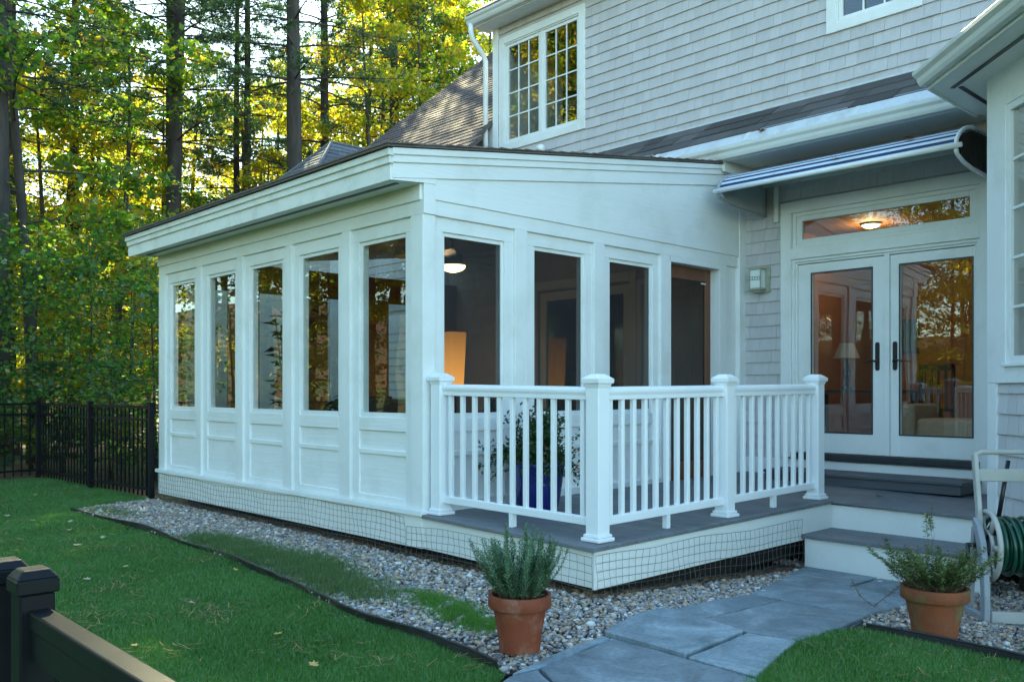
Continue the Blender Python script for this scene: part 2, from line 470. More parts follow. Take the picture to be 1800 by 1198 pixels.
def groundmat(name, stops, scale, rough=0.95, bscale=30, bump=0.6, stops2=None, s2=0.4):
    m, n, b = newmat(name)
    N = n.nodes; L = n.links
    tc = N.new('ShaderNodeTexCoord')
    nz = N.new('ShaderNodeTexNoise'); nz.inputs['Scale'].default_value = scale; nz.inputs['Detail'].default_value = 10; nz.inputs['Roughness'].default_value = 0.7
    L.new(tc.outputs['Object'], nz.inputs['Vector'])
    r = ramp(n, stops); L.new(nz.outputs['Fac'], r.inputs[0])
    out = r.outputs[0]
    if stops2:
        n2 = N.new('ShaderNodeTexNoise'); n2.inputs['Scale'].default_value = s2; n2.inputs['Detail'].default_value = 5
        L.new(tc.outputs['Object'], n2.inputs['Vector'])
        r2 = ramp(n, [(0.42, (0, 0, 0)), (0.6, (1, 1, 1))]); L.new(n2.outputs['Fac'], r2.inputs[0])
        r3 = ramp(n, stops2); L.new(nz.outputs['Fac'], r3.inputs[0])
        mx = N.new('ShaderNodeMixRGB'); L.new(r2.outputs[0], mx.inputs[0]); L.new(out, mx.inputs[1]); L.new(r3.outputs[0], mx.inputs[2])
        out = mx.outputs[0]
    L.new(out, b.inputs['Base Color'])
    b.inputs['Roughness'].default_value = rough
    nb = N.new('ShaderNodeTexNoise'); nb.inputs['Scale'].default_value = bscale; nb.inputs['Detail'].default_value = 6
    L.new(tc.outputs['Object'], nb.inputs['Vector'])
    bp = N.new('ShaderNodeBump'); bp.inputs['Strength'].default_value = bump; bp.inputs['Distance'].default_value = 0.03
    L.new(nb.outputs['Fac'], bp.inputs['Height']); L.new(bp.outputs[0], b.inputs['Normal'])
    return m
M['forest'] = groundmat('leaf_litter_ground', [(0.3, (0.05, 0.026, 0.014)), (0.5, (0.13, 0.062, 0.03)), (0.7, (0.22, 0.12, 0.055))], 6, stops2=[(0.3, (0.03, 0.05, 0.014)), (0.7, (0.07, 0.10, 0.03))])
M['lawn'] = groundmat('lawn_turf_base', [(0.3, (0.02, 0.065, 0.008)), (0.7, (0.045, 0.13, 0.018))], 40, bscale=120, bump=0.5)
M['gravelbase'] = groundmat('gravel_bed', [(0.35, (0.05, 0.042, 0.034)), (0.7, (0.16, 0.14, 0.12))], 60, bscale=90, bump=0.8)

g_ = sheet('ground', [(-220, -220), (220, -220), (220, 220), (-220, 220)], -0.03, M['forest'])
LAWN = [(-12, -8), (2.2, -8), (2.2, 2.2), (2.55, 2.9), (2.80, 3.02), (2.87, 3.12), (2.91, 4.35), (3.03, 5.3), (3.13, 6.36), (3.20, 7.5), (3.23, 8.56), (3.20, 9.6), (3.165, 10.45), (3.6, 10.7), (4.25, 10.85), (4.25, 14.8), (-12, 14.8)]
LAWN_R = [(2.2, -8), (4.72, -8), (4.80, 1.0), (4.84, 1.45), (4.92, 2.30), (4.6, 2.39), (4.2, 2.36), (3.9, 2.29), (3.55, 2.20), (3.0, 1.99), (2.2, 2.2)]
BED_L = [(2.80, 3.03), (3.5, 3.02), (4.3, 3.1), (5.3, 3.2), (6.34, 3.45), (7.2, 3.6), (7.2, 4.1), (4.6, 4.1), (4.6, 10.9), (4.26, 10.84), (3.6, 10.68), (3.18, 10.44), (3.21, 9.6), (3.24, 8.56), (3.21, 7.5), (3.14, 6.36), (3.04, 5.3), (2.92, 4.35), (2.88, 3.12)]
BED_R = [(4.95, 2.28), (4.85, 1.44), (4.81, 1.0), (4.78, -0.5), (7.6, -0.5), (7.6, 3.3), (7.05, 3.3), (6.1, 2.6), (5.3, 2.5)]
lawn = sheet('lawn', LAWN, -0.012, M['lawn'])
lawn2 = sheet('lawn', LAWN_R, 0.006, M['lawn'])
bed1 = sheet('gravel_bed', BED_L, -0.008, M['gravelbase'])
bed2 = sheet('gravel_bed', BED_R, -0.008, M['gravelbase'])
# ------------------------------------------------------------------ flagstone path
PATH = [(2.3, 2.2), (3.0, 1.9), (3.6, 2.1), (4.2, 2.28), (4.9, 2.35), (5.4, 2.4), (6.15, 2.4), (7.1, 2.7), (7.1, 3.75), (6.35, 3.6), (5.3, 3.3), (4.3, 3.26), (3.5, 3.13), (2.9, 2.99), (2.4, 2.9)]
path = sheet('path', PATH, -0.004, M['slabbed'])
SLABS = [[(6.92, 3.74), (6.36, 3.56), (6.28, 3.05), (6.92, 3.12)],
         [(6.26, 3.02), (6.92, 3.10), (6.92, 2.72), (6.14, 2.47)],
         [(6.33, 3.54), (5.31, 3.26), (5.29, 2.46), (6.10, 2.49), (6.25, 3.02)],
         [(5.28, 3.25), (4.79, 3.25), (4.30, 3.20), (4.25, 2.93), (5.25, 3.01)],
         [(5.25, 2.99), (5.27, 2.44), (4.83, 2.38), (4.26, 2.34), (4.19, 2.61), (4.25, 2.91)],
         [(3.60, 3.10), (3.99, 3.21), (4.28, 3.21), (4.17, 2.61), (3.59, 2.57)],
         [(3.58, 2.55), (4.16, 2.58), (4.22, 2.33), (3.57, 2.17)],
         [(3.57, 3.01), (3.565, 2.55), (3.55, 2.15), (3.08, 1.95), (2.73, 2.52), (2.94, 2.92)],
         [(3.58, 3.09), (3.57, 3.03), (2.96, 2.945), (2.80, 2.97), (3.29, 3.07)],
         [(2.92, 2.92), (2.71, 2.52), (2.43, 2.35), (2.51, 2.84), (2.75, 2.94)]]
random.seed(5)
for i, p in enumerate(SLABS):
    lift = (0.016, 0.012, 0.014, 0.012, 0.016, 0.03, 0.018, 0.014, 0.01, 0.012)[i]
    # roughen the sawn edge a little
    q = []
    for a in range(len(p)):
        x0, y0 = p[a]; x1, y1 = p[(a + 1) % len(p)]
        n = max(2, int(math.hypot(x1 - x0, y1 - y0) / 0.09))
        for k in range(n):
            t = k / n
            j = 0.006 if k else 0.0
            q.append((x0 + (x1 - x0) * t + random.uniform(-j, j), y0 + (y1 - y0) * t + random.uniform(-j, j)))
    tx, ty = random.uniform(-.006, .006), random.uniform(-.008, .008)
    cx = sum(a for a, b in q) / len(q); cyy = sum(b for a, b in q) / len(q)
    m = MB()
    n = len(q)
    top = [(x, y, gz(x) + lift + 0.012 + tx * (x - cx) + ty * (y - cyy)) for x, y in q]
    bot = [(x, y, gz(x) - 0.03) for x, y in q]
    m._a(top + bot, [tuple(range(n))] + [(i2, n + i2, n + (i2 + 1) % n, (i2 + 1) % n) for i2 in range(n)])
    o = m.build('slab', M['bluestone'], path, bevel=0.006)
    bm = bmesh.new(); bm.from_mesh(o.data); bmesh.ops.recalc_face_normals(bm, faces=bm.faces[:]); bm.to_mesh(o.data); bm.free()

# ================================================================== SUNROOM
XL, YW, YE, XH = 4.27, 5.55, 10.79, 8.90
sun_room = thing('sunroom', 'white panelled sunroom with tall windows and low sloping roof built against the house', 'sunroom', (6.6, 8.1, 0.0))
BV = 0.003
def wbox(name, mat, b, parent=sun_room, bevel=BV):
    return MB().box(*b).build(name, mat, parent, bevel=bevel)
class Wall:
    """axis-swapped box: along a, out depth d (0 = front plane, positive inwards), height z"""
    def __init__(s, kind): s.k = kind
    def b(s, a0, a1, d0, d1, z0, z1):
        if s.k == 'L': return (XL + d0, XL + d1, a0, a1, z0, z1)
        if s.k == 'R': return (a0, a1, YW + d0, YW + d1, z0, z1)
        return (a0, a1, YE - d1, YE - d0, z0, z1)
ZT = 2.715
def window_bay(w, c, pane_mat, has_panel=True):
    h = 0.44
    B = w.b
    wbox('top_rail', M['white_h'], B(c - h, c + h, 0.028, 0.07, 2.60, ZT))
    for s in (-1, 1):
        a, b2 = sorted((c + s * 0.34, c + s * h))
        wbox('side_stile', M['white'], B(a, b2, 0.028, 0.07, 0.376, 2.60))
    wbox('sill_rail', M['white_h'], B(c - .34, c + .34, 0.028, 0.07, 0.985, 1.098))
    wbox('mid_rail', M['white_h'], B(c - .34, c + .34, 0.028, 0.07, 0.786, 0.826))
    wbox('bottom_rail', M['white_h'], B(c - .34, c + .34, 0.028, 0.07, 0.376, 0.44))
    wbox('small_panel', M['white_h'], B(c - .34, c + .34, 0.048, 0.07, 0.826, 0.985), bevel=0)
    wbox('large_panel', M['white_h'], B(c - .34, c + .34, 0.045, 0.07, 0.44, 0.786), bevel=0)
    m = MB()
    m.box(*B(c - .34, c - .31, 0.046, 0.07, 1.098, 2.60)); m.box(*B(c + .31, c + .34, 0.046, 0.07, 1.098, 2.60))
    m.box(*B(c - .31, c + .31, 0.046, 0.07, 2.567, 2.60)); m.box(*B(c - .31, c + .31, 0.040, 0.07, 1.098, 1.137))
    f = m.build('window', M['white'], sun_room, bevel=0.002)
    MB().box(*B(c - .31, c + .31, 0.058, 0.062, 1.137, 2.567)).build('pane' if pane_mat is M['glass'] else 'insect_screen', pane_mat, f)
    # inner lining so the wall has thickness and is not see-through
    m = MB()
    m.box(*B(c - h, c - .31, 0.071, 0.11, 0.376, 2.60)); m.box(*B(c + .31, c + h, 0.071, 0.11, 0.376, 2.60))
    m.box(*B(c - .31, c + .31, 0.071, 0.11, 0.376, 1.137)); m.box(*B(c - h, c + h, 0.071, 0.11, 2.60, ZT))
    m.build('inner_lining', M['white'], sun_room)
WL = Wall('L')
cent = [6.15 + 1.005 * i for i in range(5)]
for c in cent: window_bay(WL, c, M['glass'])
edges = [5.55 + 0.002] + [c + s * .44 for c in cent for s in (-1, 1)] + [YE]
for i in range(0, len(edges), 2):
    wbox('corner_board' if i in (0, len(edges) - 2) else 'stile', M['white'], WL.b(edges[i], edges[i + 1], 0.0, 0.09, 0.376, ZT))
wbox('head_rail', M['white_h'], WL.b(5.552, YE, 0.001, 0.09, ZT, 2.822))
wbox('frieze_board', M['white_h'], WL.b(5.565, YE, -0.018, 0.08, 2.822, 2.965))
wbox('ledge', M['white_h'], WL.b(5.53, YE + .03, -0.035, 0.09, 0.335, 0.376))
wbox('skirt_board', M['skirt'], WL.b(5.56, YE, -0.004, 0.03, 0.078, 0.335))
# right wall (faces the deck)
WR = Wall('R')
centR = [4.835, 5.862, 6.889]
for c in centR: window_bay(WR, c, M['screen'])
for a, b in ((XL + .002, centR[0] - .44), (centR[0] + .44, centR[1] - .44), (centR[1] + .44, centR[2] - .44), (centR[2] + .44, 7.476), (8.39, 8.53)):
    wbox('stile', M['white'], WR.b(a, b, 0.0, 0.09, 0.34, ZT))
wbox('side_panel', M['white'], WR.b(8.53, 8.756, 0.03, 0.09, 0.34, ZT))
wbox('corner_board', M['white'], WR.b(8.756, 8.895, -0.020, 0.09, 0.34, 3.70))
wbox('bottom_board', M['white_h'], WR.b(XL + .13, 7.476, -0.008, 0.06, 0.34, 0.43))
wbox('head_rail', M['white_h'], WR.b(4.388, 8.756, 0.001, 0.09, ZT, 2.837))
wbox('corner_board', M['white'], WR.b(XL, 4.388, -0.016, 0.09, ZT, 3.0))
# gable panel and rake
def rk(x): return 3.163 + 0.1455 * (x - 3.965)
m = MB(); m.prism([(4.388, YW - .012, 2.837), (8.756, YW - .012, 2.837), (8.756, YW - .012, rk(8.756) - .19), (4.388, YW - .012, rk(4.388) - .19)], (0, .07, 0))
m.build('gable_panel', M['white_h'], sun_room)
def rake(name, x0, x1, t0, t1, y0, y1, mat):
    m = MB()
    m.hexa([(x0, y0, rk(x0) - t1), (x1, y0, rk(x1) - t1), (x0, y1, rk(x0) - t1), (x1, y1, rk(x1) - t1),
            (x0, y0, rk(x0) - t0), (x1, y0, rk(x1) - t0), (x0, y1, rk(x0) - t0), (x1, y1, rk(x1) - t0)])
    return m.build(name, mat, sun_room, bevel=BV)
rake('rake_board', 3.965, 8.895, 0.105, 0.225, YW - .028, YW + .06, M['white_h'])
rake('rake_trim', 3.955, 8.895, 0.048, 0.108, YW - .044, YW + .06, M['white_h'])
rake('rake_crown', 3.942, 8.895, 0.0, 0.051, YW - .060, YW + .06, M['white_h'])
for y0 in (YE - .05,):
    rake('rake_board', 3.965, 8.895, 0.0, 0.21, y0 + .02, y0 + .09, M['white_h'])
# eave: little triangular return, soffit, fascia
m = MB(); m.prism([(3.962, YW - .022, rk(3.962) - .22), (3.962, YW - .022, 2.925), (4.26, YW - .022, 2.95), (4.388, YW - .022, 2.955), (4.388, YW - .022, rk(4.388) - .22)], (0, .055, 0))
m.build('eave_return', M['white_h'], sun_room)
YB = YE + .10
wbox('soffit', M['white_h'], (3.96, XL - .02, YW + .034, YB - .07, 2.942, 2.962))
wbox('soffit_vent', M['bronze'], (4.08, 4.115, YW + .10, YB - .2, 2.936, 2.9415), bevel=0)
wbox('fascia', M['fascia'], (3.945, 3.968, YW - .02, 8.6, 2.922, 3.05))
wbox('fascia', M['fascia'], (3.945, 3.968, 8.602, YB, 2.922, 3.05))
wbox('fascia_trim', M['fascia'], (3.925, 3.966, YW - .036, 7.4, 3.045, 3.105))
wbox('fascia_trim', M['fascia'], (3.925, 3.966, 7.402, YB, 3.045, 3.105))
wbox('fascia_crown', M['fascia'], (3.905, 3.965, YW - .053, 9.1, 3.10, 3.152))
wbox('fascia_crown', M['fascia'], (3.905, 3.965, 9.102, YB, 3.10, 3.152))
# roof sheet with ragged shingle edges
random.seed(2)
m = MB()
def rz_(x): return rk(x) + 0.006
xa, xb = 3.875, 8.9
m.hexa([(xa, YW - .075, rz_(xa)), (xb, YW - .075, rz_(xb)), (xa, YB + .02, rz_(xa)), (xb, YB + .02, rz_(xb)),
        (xa, YW - .075, rz_(xa) + .016), (xb, YW - .075, rz_(xb) + .016), (xa, YB + .02, rz_(xa) + .016), (xb, YB + .02, rz_(xb) + .016)])
roof_p = m.build('roof', M['roof'], sun_room)
m = MB()
x = xa
k = 0
while x < xb - .2:                               # courses, laid up the slope, ends slightly uneven
    y = YW - .085 - random.uniform(0, .012)
    x1 = x + .145
    m.hexa([(x - .01, y, rz_(x) + .017), (x1, y, rz_(x1) + .017), (x - .01, YB + .025, rz_(x) + .017), (x1, YB + .025, rz_(x1) + .017),
            (x - .01, y, rz_(x) + .032), (x1, y, rz_(x1) + .020), (x - .01, YB + .025, rz_(x) + .032), (x1, YB + .025, rz_(x1) + .020)])
    x = x1; k += 1
tag(m.build('shingle_courses', M['roofs'], roof_p), kind='stuff')
# screen door: stained wood frame recessed in the opening
yd = YW + .12
m = MB()
m.box(7.476, 7.50, YW + .001, YW + .2, .34, 2.66); m.box(8.392, 8.40, YW + .001, YW + .2, .34, 2.66); m.box(7.5, 8.392, YW + .001, YW + .2, 2.66, ZT)
m.build('door_jamb', M['white'], sun_room)
m = MB()
m.box(7.50, 7.60, yd, yd + .035, .35, 2.66); m.box(8.29, 8.39, yd, yd + .035, .35, 2.66)
m.box(7.60, 8.29, yd, yd + .035, 2.52, 2.66); m.box(7.60, 8.29, yd, yd + .035, .35, .56)
dr = m.build('screen_door', M['wood'], sun_room, bevel=0.004)
MB().box(7.60, 8.29, yd + .015, yd + .018, .56, 2.52).build('insect_screen', M['screen'], dr)
MB().box(8.20, 8.28, yd - .012, yd, 2.49, 2.505).build('closer_bracket', M['alu'], dr)
# far wall: posts, apron and glass, seen through the left windows
WF = Wall('F')
centF = [4.835, 5.862, 6.889, 7.916]
ed = [XL + .091] + [c + s * .31 for c in centF for s in (-1, 1)] + [XH]
for i in range(0, len(ed), 2):
    wbox('stile', M['wood'], WF.b(ed[i], ed[i + 1], 0.0, 0.09, 0.34, 2.6))
wbox('far_apron', M['wood'], WF.b(XL + .091, XH, 0.0, 0.09, 0.34, 0.34 + .35))
wbox('far_head', M['wood'], WF.b(XL + .091, XH, 0.0, 0.09, 2.6, 2.96))
for c in centF:
    MB().box(*WF.b(c - .309, c + .309, .04, .044, .69, 2.6)).build('pane', M['glass'], sun_room)
# floor and board ceiling
wbox('floor', M['intfloor'], (XL + .091, XH - .03, YW + .12, YE - .09, 0.30, 0.345), bevel=0)
cw = []
m = MB()
n = 24
for i in range(n):
    y0 = YW + .12 + (YE - YW - .2) * i / n; y1 = YW + .12 + (YE - YW - .2) * (i + 1) / n - .006
    xa2, xb2 = XL + .1, XH - .03
    m.hexa([(xa2, y0, 2.84), (xb2, y0, 3.42), (xa2, y1, 2.84), (xb2, y1, 3.42), (xa2, y0, 2.86), (xb2, y0, 3.44), (xa2, y1, 2.86), (xb2, y1, 3.44)])
tag(m.build('ceiling_boards', M['ceilwood'], sun_room), kind='stuff')
m = MB(); m.prism([(XL + .1, YW + .12, 2.71), (XH - .03, YW + .12, 2.71), (XH - .03, YW + .12, 3.45), (XL + .1, YW + .12, 2.87)], (0, .02, 0))
m.build('inner_gable', M['ceilwood'], sun_room)

# ================================================================== DECK
deck = thing('deck', 'grey composite board deck with white skirt in front of the french doors', 'deck', (6.5, 4.4, 0.0))
x = 4.245
bw = 0.138
YD = 3.745
def deck_board(x0, x1, y0, y1, nm='board'):
    m = MB()
    zs = lambda a, b: dz(a, b)
    m.hexa([(x0, y0, zs(x0, y0) - .028), (x1, y0, zs(x1, y0) - .028), (x0, y1, zs(x0, y1) - .028), (x1, y1, zs(x1, y1) - .028),
            (x0, y0, zs(x0, y0)), (x1, y0, zs(x1, y0)), (x0, y1, zs(x0, y1)), (x1, y1, zs(x1, y1))])
    return m.build(nm, M['deck'], deck, bevel=0.004)
deck_board(4.245, 4.245 + .14, YD, YW - .01, 'edge_board')
x = 4.245 + .146
while x < 8.88:
    x1 = min(x + bw, 8.895)
    deck_board(x, x1, YD if x1 < 7.47 else 2.02, YW - .012 if x < 8.75 else YW - .03)
    x = x1 + .006
m = MB()
m.hexa([(4.285, 3.80, .050), (4.31, 3.80, .050), (4.285, YW + .02, .078), (4.31, YW + .02, .078), (4.285, 3.80, dz(4.3, 3.8) - .03), (4.31, 3.80, dz(4.3, 3.8) - .03), (4.285, YW + .02, dz(4.3, 5.55) - .03), (4.31, YW + .02, dz(4.3, 5.55) - .03)])
m.build('skirt_board', M['skirt'], deck, bevel=BV)
m = MB()
m.hexa([(4.285, 3.772, .04), (7.44, 3.772, .06), (4.285, 3.797, .04), (7.44, 3.797, .06), (4.285, 3.772, dz(4.28, 3.77) - .03), (7.44, 3.772, dz(7.44, 3.77) - .03), (4.285, 3.797, dz(4.28, 3.79) - .03), (7.44, 3.797, dz(7.44, 3.79) - .03)])
m.build('skirt_board', M['skirt'], deck, bevel=BV)
# upper riser and step
MB().box(7.455, 7.48, 2.1, 3.79, 0.08, dz(7.45, 3) - .03).build('riser_board', M['skirt'], deck, bevel=BV)
for i in range(4):
    MB().box(6.905 + i * .137, 6.905 + i * .137 + .132, 2.25, 3.768, .082, .112).build('tread_board', M['deck'], deck, bevel=0.004)
m = MB(); m.box(6.94, 6.965, 2.3, 3.755, -.22, .081); m.box(6.965, 7.44, 3.73, 3.755, -.22, .081)
m.build('riser_board', M['skirt'], deck, bevel=BV)
MB().box(4.45, 7.44, 3.95, 5.5, -.12, .04).build('shadow_gap_fill', M['shadowgap'], deck)  # block coloured near black to stand for shade under the deck skirt
MB().box(4.55, 8.6, 5.6, 10.6, -.05, .05).build('shadow_gap_fill', M['shadowgap'], deck)  # likewise, painted shade below the sunroom skirt
# loose dark step box in front of the doors
sb = thing('door_step', 'low dark grey wooden step box below the french doors', 'step', (8.6, 4.0, .37))
m = MB(); m.box(8.40, 8.425, 3.03, 5.0, dz(8.4, 4) + .003, .463); m.box(8.425, 8.86, 3.03, 3.055, dz(8.4, 4) + .003, .463); m.box(8.425, 8.86, 4.975, 5.0, dz(8.4, 4) + .003, .463)
m.build('riser', M['stepdark'], sb, bevel=BV)
for i in range(3):
    MB().box(8.38 + i * .163, 8.38 + i * .163 + .16, 3.01, 5.02, .463, .492).build('tread', M['stepdark'], sb, bevel=0.004)

# ================================================================== RAILING
rail = thing('deck_railing', 'white vinyl railing with square balusters and capped posts around the deck', 'railing', (5.9, 3.9, .33))
def post(x, y):
    z = dz(x, y)
    m = MB(); h = .057
    m.box(x - h, x + h, y - h, y + h, z, z + 1.055)
    p = m.build('post', M['vinyl'], rail, bevel=0.006, seg=2)
    m = MB()
    for (a, z0, z1) in ((.082, 0.001, .028), (.070, .028, .05)):
        m.box(x - a, x + a, y - a, y + a, z + z0, z + z1)
    m.build('post_base', M['vinyl'], p, bevel=0.008, seg=2)
    m = MB()
    def fr(a0, z0, a1, z1):
        m.hexa([(x + i * a0, y + j * a0, z + z0) for j in (-1, 1) for i in (-1, 1)] + [(x + i * a1, y + j * a1, z + z1) for j in (-1, 1) for i in (-1, 1)])
    fr(.058, 1.015, .068, 1.045); fr(.077, 1.0455, .080, 1.075); fr(.080, 1.0755, .035, 1.108)
    m.build('post_cap', M['vinyl'], p, bevel=0.004, seg=2)
P0, P1, P2, P3 = (4.375, 5.455), (4.45, 3.89), (5.95, 3.89), (7.385, 3.89)
for p in (P0, P1, P2, P3): post(*p)
def section(a, b, n):
    a = Vector((a[0], a[1], dz(*a))); b = Vector((b[0], b[1], dz(*b)))
    d = (b - a).normalized()
    A = a + d * .057; B = b - d * .057
    up = Vector((0, 0, 1))
    sdv = d.cross(up).normalized()
    prof = [(-.028, .935), (.028, .935), (.028, .965), (.036, .985), (.036, 1.0), (.026, 1.018), (0, 1.024), (-.026, 1.018), (-.036, 1.0), (-.036, .985), (-.028, .965)]
    m = MB(); m.prism([A + sdv * q + up * h for q, h in prof], B - A)
    m.build('top_rail', M['vinyl'], rail, bevel=0.003)
    m = MB(); m.prism([A + sdv * q + up * h for q, h in ((-.025, .098), (.025, .098), (.025, .152), (0, .158), (-.025, .152))], B - A)
    m.build('bottom_rail', M['vinyl'], rail, bevel=0.003)
    mid = (A + B) / 2
    MB().box(mid.x - .02, mid.x + .02, mid.y - .02, mid.y + .02, mid.z - .005, mid.z + .097).build('rail_foot', M['vinyl'], rail)
    L_ = (B - A).length
    for i in range(n):
        c = A + d * (L_ * (i + .5) / n)
        m = MB(); h = .017
        m.hexa([c + d * (i2 * h) + sdv * (j * h) + up * zz for zz in (.152, .936) for j in (-1, 1) for i2 in (-1, 1)])
        m.build('baluster', M['vinyl'], rail, bevel=0.003)
section(P0, P1, 11)
section(P1, P2, 11)
section(P2, P3, 10)

# ================================================================== WIRE MESH round the skirts
random.seed(8)
def wire_mesh(label, pts, z0, z1, cell=0.066, off=(0, 0)):
    t = thing('wire_mesh', label, 'wire mesh', (pts[0][0], pts[0][1], 0), 'wire mesh pinned round the porch skirts')
    path_ = []
    for (x0, y0), (x1, y1) in zip(pts, pts[1:]):
        L_ = math.hypot(x1 - x0, y1 - y0); n = max(1, int(L_ / cell))
        for i in range(n):
            f = i / n; path_.append((x0 + (x1 - x0) * f, y0 + (y1 - y0) * f))
    path_.append(pts[-1])
    ph = random.uniform(0, 6)
    def wob(i, k):
        s = i * cell
        return (0.012 * math.sin(s * 4 + ph + k * .4) + 0.008 * math.sin(s * 11 + k), 0.012 * math.sin(s * 1.7 + ph) + 0.008 * math.sin(s * 5.3 + ph * 2))
    nrow = int((z1 - z0) / .052)
    nx, ny = off
    def P(i, k):
        x, y = path_[i]; a, b = wob(i, k)
        zz = z0 + gz(x) * .5 + (z1 - z0 - gz(x) * .5) * k / nrow
        return (x + nx * (.014 + abs(a)), y + ny * (.014 + abs(a)), zz + b)
    for k in range(nrow + 1):
        MB().tube([P(i, k) for i in range(len(path_))], .0016, 4).build('horizontal_wire', M['wire'], t)
    m = MB()
    for i in range(len(path_)):
        m.tube([P(i, k) for k in range(nrow + 1)], .0016, 4)
    tag(m.build('vertical_wires', M['wire'], t), kind='stuff')
wire_mesh('sagging wire mesh along the skirt below the sunroom windows', [(4.262, 10.75), (4.262, 5.75)], 0.0, .32, off=(-1, 0))
wire_mesh('wire mesh wrapped round the deck corner under the railing', [(4.28, 5.75), (4.28, 3.77)], -.01, .25, off=(-1, 0))
wire_mesh('wire mesh along the deck skirt beside the flagstone path', [(4.27, 3.765), (6.88, 3.765)], -.01, .25, off=(0, -1))

# ================================================================== HOUSE
house = thing('house', 'two storey house clad in pale grey shingles with white trim and dark roof', 'house', (11, 5, 0))
def hb(name, mat, b, parent=house, bevel=BV):
    return MB().box(*b).build(name, mat, parent, bevel=bevel)
XW = 8.90
# --- wall masses with real openings (door, transom, upper windows, sunroom doors)
def wall_with_holes(name, x0, x1, ya, yb, za, zb, holes, mat, parent=house):
    ys = sorted(set([ya, yb] + [h[0] for h in holes] + [h[1] for h in holes]))
    m = MB()
    for a, b in zip(ys, ys[1:]):
        c = (a + b) / 2
        segs = [(za, zb)]
        for h in holes:
            if h[0] < c < h[1]:
                new = []
                for s in segs:
                    if h[2] > s[0]: new.append((s[0], min(s[1], h[2])))
                    if h[3] < s[1]: new.append((max(s[0], h[3]), s[1]))
                segs = [s for s in new if s[1] - s[0] > 1e-4]
        for s in segs: m.box(x0, x1, a, b, s[0], s[1])
    return m.build(name, mat, parent)
DOOR = (3.03, 4.96, 0.58, 2.75)
TRANS = (3.03, 4.96, 2.87, 3.26)
SDOOR = (7.22, 8.90, 0.60, 2.72)
SWIN = (6.74, 7.04, 0.95, 2.66)
WIN1 = (8.09, 9.58, 4.94, 6.42)
WIN2 = (3.66, 4.45, 5.18, 6.42)
wall_with_holes('wall', XW, XW + .16, -7, 14.0, -.2, 4.3, [DOOR, TRANS, SDOOR, SWIN], M['shingles'])
wall_with_holes('wall', XW, XW + .16, -7, 9.83, 4.3, 6.80, [WIN1, WIN2], M['shingles'])
hb('wall', M['shingles'], (XW + .161, 18, 9.65, 9.83, 4.3, 6.80))
hb('wall', M['shingles'], (XW + .161, 18, -7, -6.8, 0, 6.80))
hb('wall', M['shingles'], (18, 18.2, -7, 14.2, 0, 6.80))
# --- shingles
def course_pieces(ya, yb, za, zb, holes, rnd, exp=0.1355, zoff=0.0):
    out = []
    z = za + zoff
    while z < zb - .02:
        z1 = min(z + exp, zb)
        ivs = [(ya, yb)]
        for h in holes:
            if h[2] < z + .5 * (z1 - z) < h[3]:
                new = []
                for s in ivs:
                    if h[0] > s[0]: new.append((s[0], min(s[1], h[0])))
                    if h[1] < s[1]: new.append((max(s[0], h[1]), s[1]))
                ivs = [s for s in new if s[1] - s[0] > .015]
        for a, b in ivs:
            y = a
            first = True
            while y < b - 1e-3:
                w = rnd.uniform(.085, .21)
                if first: w *= rnd.uniform(.4, 1); first = False
                y1 = y + w
                if b - y1 < .05: y1 = b
                out.append((y, y1 - .0022, z, z1))
                y = y1
        z = z1
    return out
rnd = random.Random(4)
TRIM_D = (2.90, 5.085, 0.3, 3.385)
low = course_pieces(2.5, YW - .004, .42, 3.86, [TRIM_D], rnd)
low_in = course_pieces(YW + .1, YE - .1, .42, 3.4, [(7.10, 9.02, .3, 2.86), (6.66, 7.10, .84, 2.78)], rnd)
T1, T2 = (7.985, 9.685, 4.838, 6.525), (3.555, 4.552, 5.09, 6.525)
up = course_pieces(1.0, 9.705, 4.48, 6.72, [T1, T2], rnd, zoff=-.06)
fwv = (math.cos(AZ), math.sin(AZ))
def psize(p):
    yc = (p[0] + p[1]) / 2; d = XW * fwv[0] + yc * fwv[1]
    return (p[1] - p[0]) * .45 / d
vis = [(psize(p), p, 'u') for p in up if p[0] > 2.6 and not (p[0] < 3.3 and p[2] < 4.9)] + [(psize(p) * 1.15, p, 'l') for p in low if p[0] > 2.85 and p[3] < 3.9]
vis.sort(key=lambda t: -t[0])
chosen = set(id(p) for _, p, _ in vis[:296])
me = bpy.data.meshes.new('shingle')
uv = [(-.024, 0, 0), (0, 0, 0), (-.024, 1, 0), (0, 1, 0), (-.005, 0, 1), (0, 0, 1), (-.005, 1, 1), (0, 1, 1)]
me.from_pydata(uv, [], [(0, 2, 3, 1), (4, 5, 7, 6), (0, 1, 5, 4), (2, 6, 7, 3), (0, 4, 6, 2), (1, 3, 7, 5)])
me.materials.append(M['shingle'])
m = MB()
for p in low + low_in + up:
    dzr = rnd.uniform(-.002, .002); th = rnd.uniform(.85, 1.15)
    if id(p) in chosen:
        o = link(bpy.data.objects.new('shingle', me))
        o.scale = (th, p[1] - p[0], p[3] - p[2] + .012)
        put(o, house)
        o.location = (XW, p[0], p[2] + dzr)
    else:
        y0, y1, z0, z1 = p[0], p[1], p[2] + dzr, p[3] + .012
        m.hexa([(XW + a * th, y0 if b == 0 else y1, z0 if c == 0 else z1) for a, b, c in uv])
tag(m.build('shingles', M['shingles'], house), kind='stuff')
# --- corner boards, base board
hb('corner_board', M['white'], (XW - .03, XW + .0, 9.71, 9.83, 4.0, 6.75))
hb('base_board', M['white_h'], (XW - .028, XW, 2.55, 5.53, .33, .575))

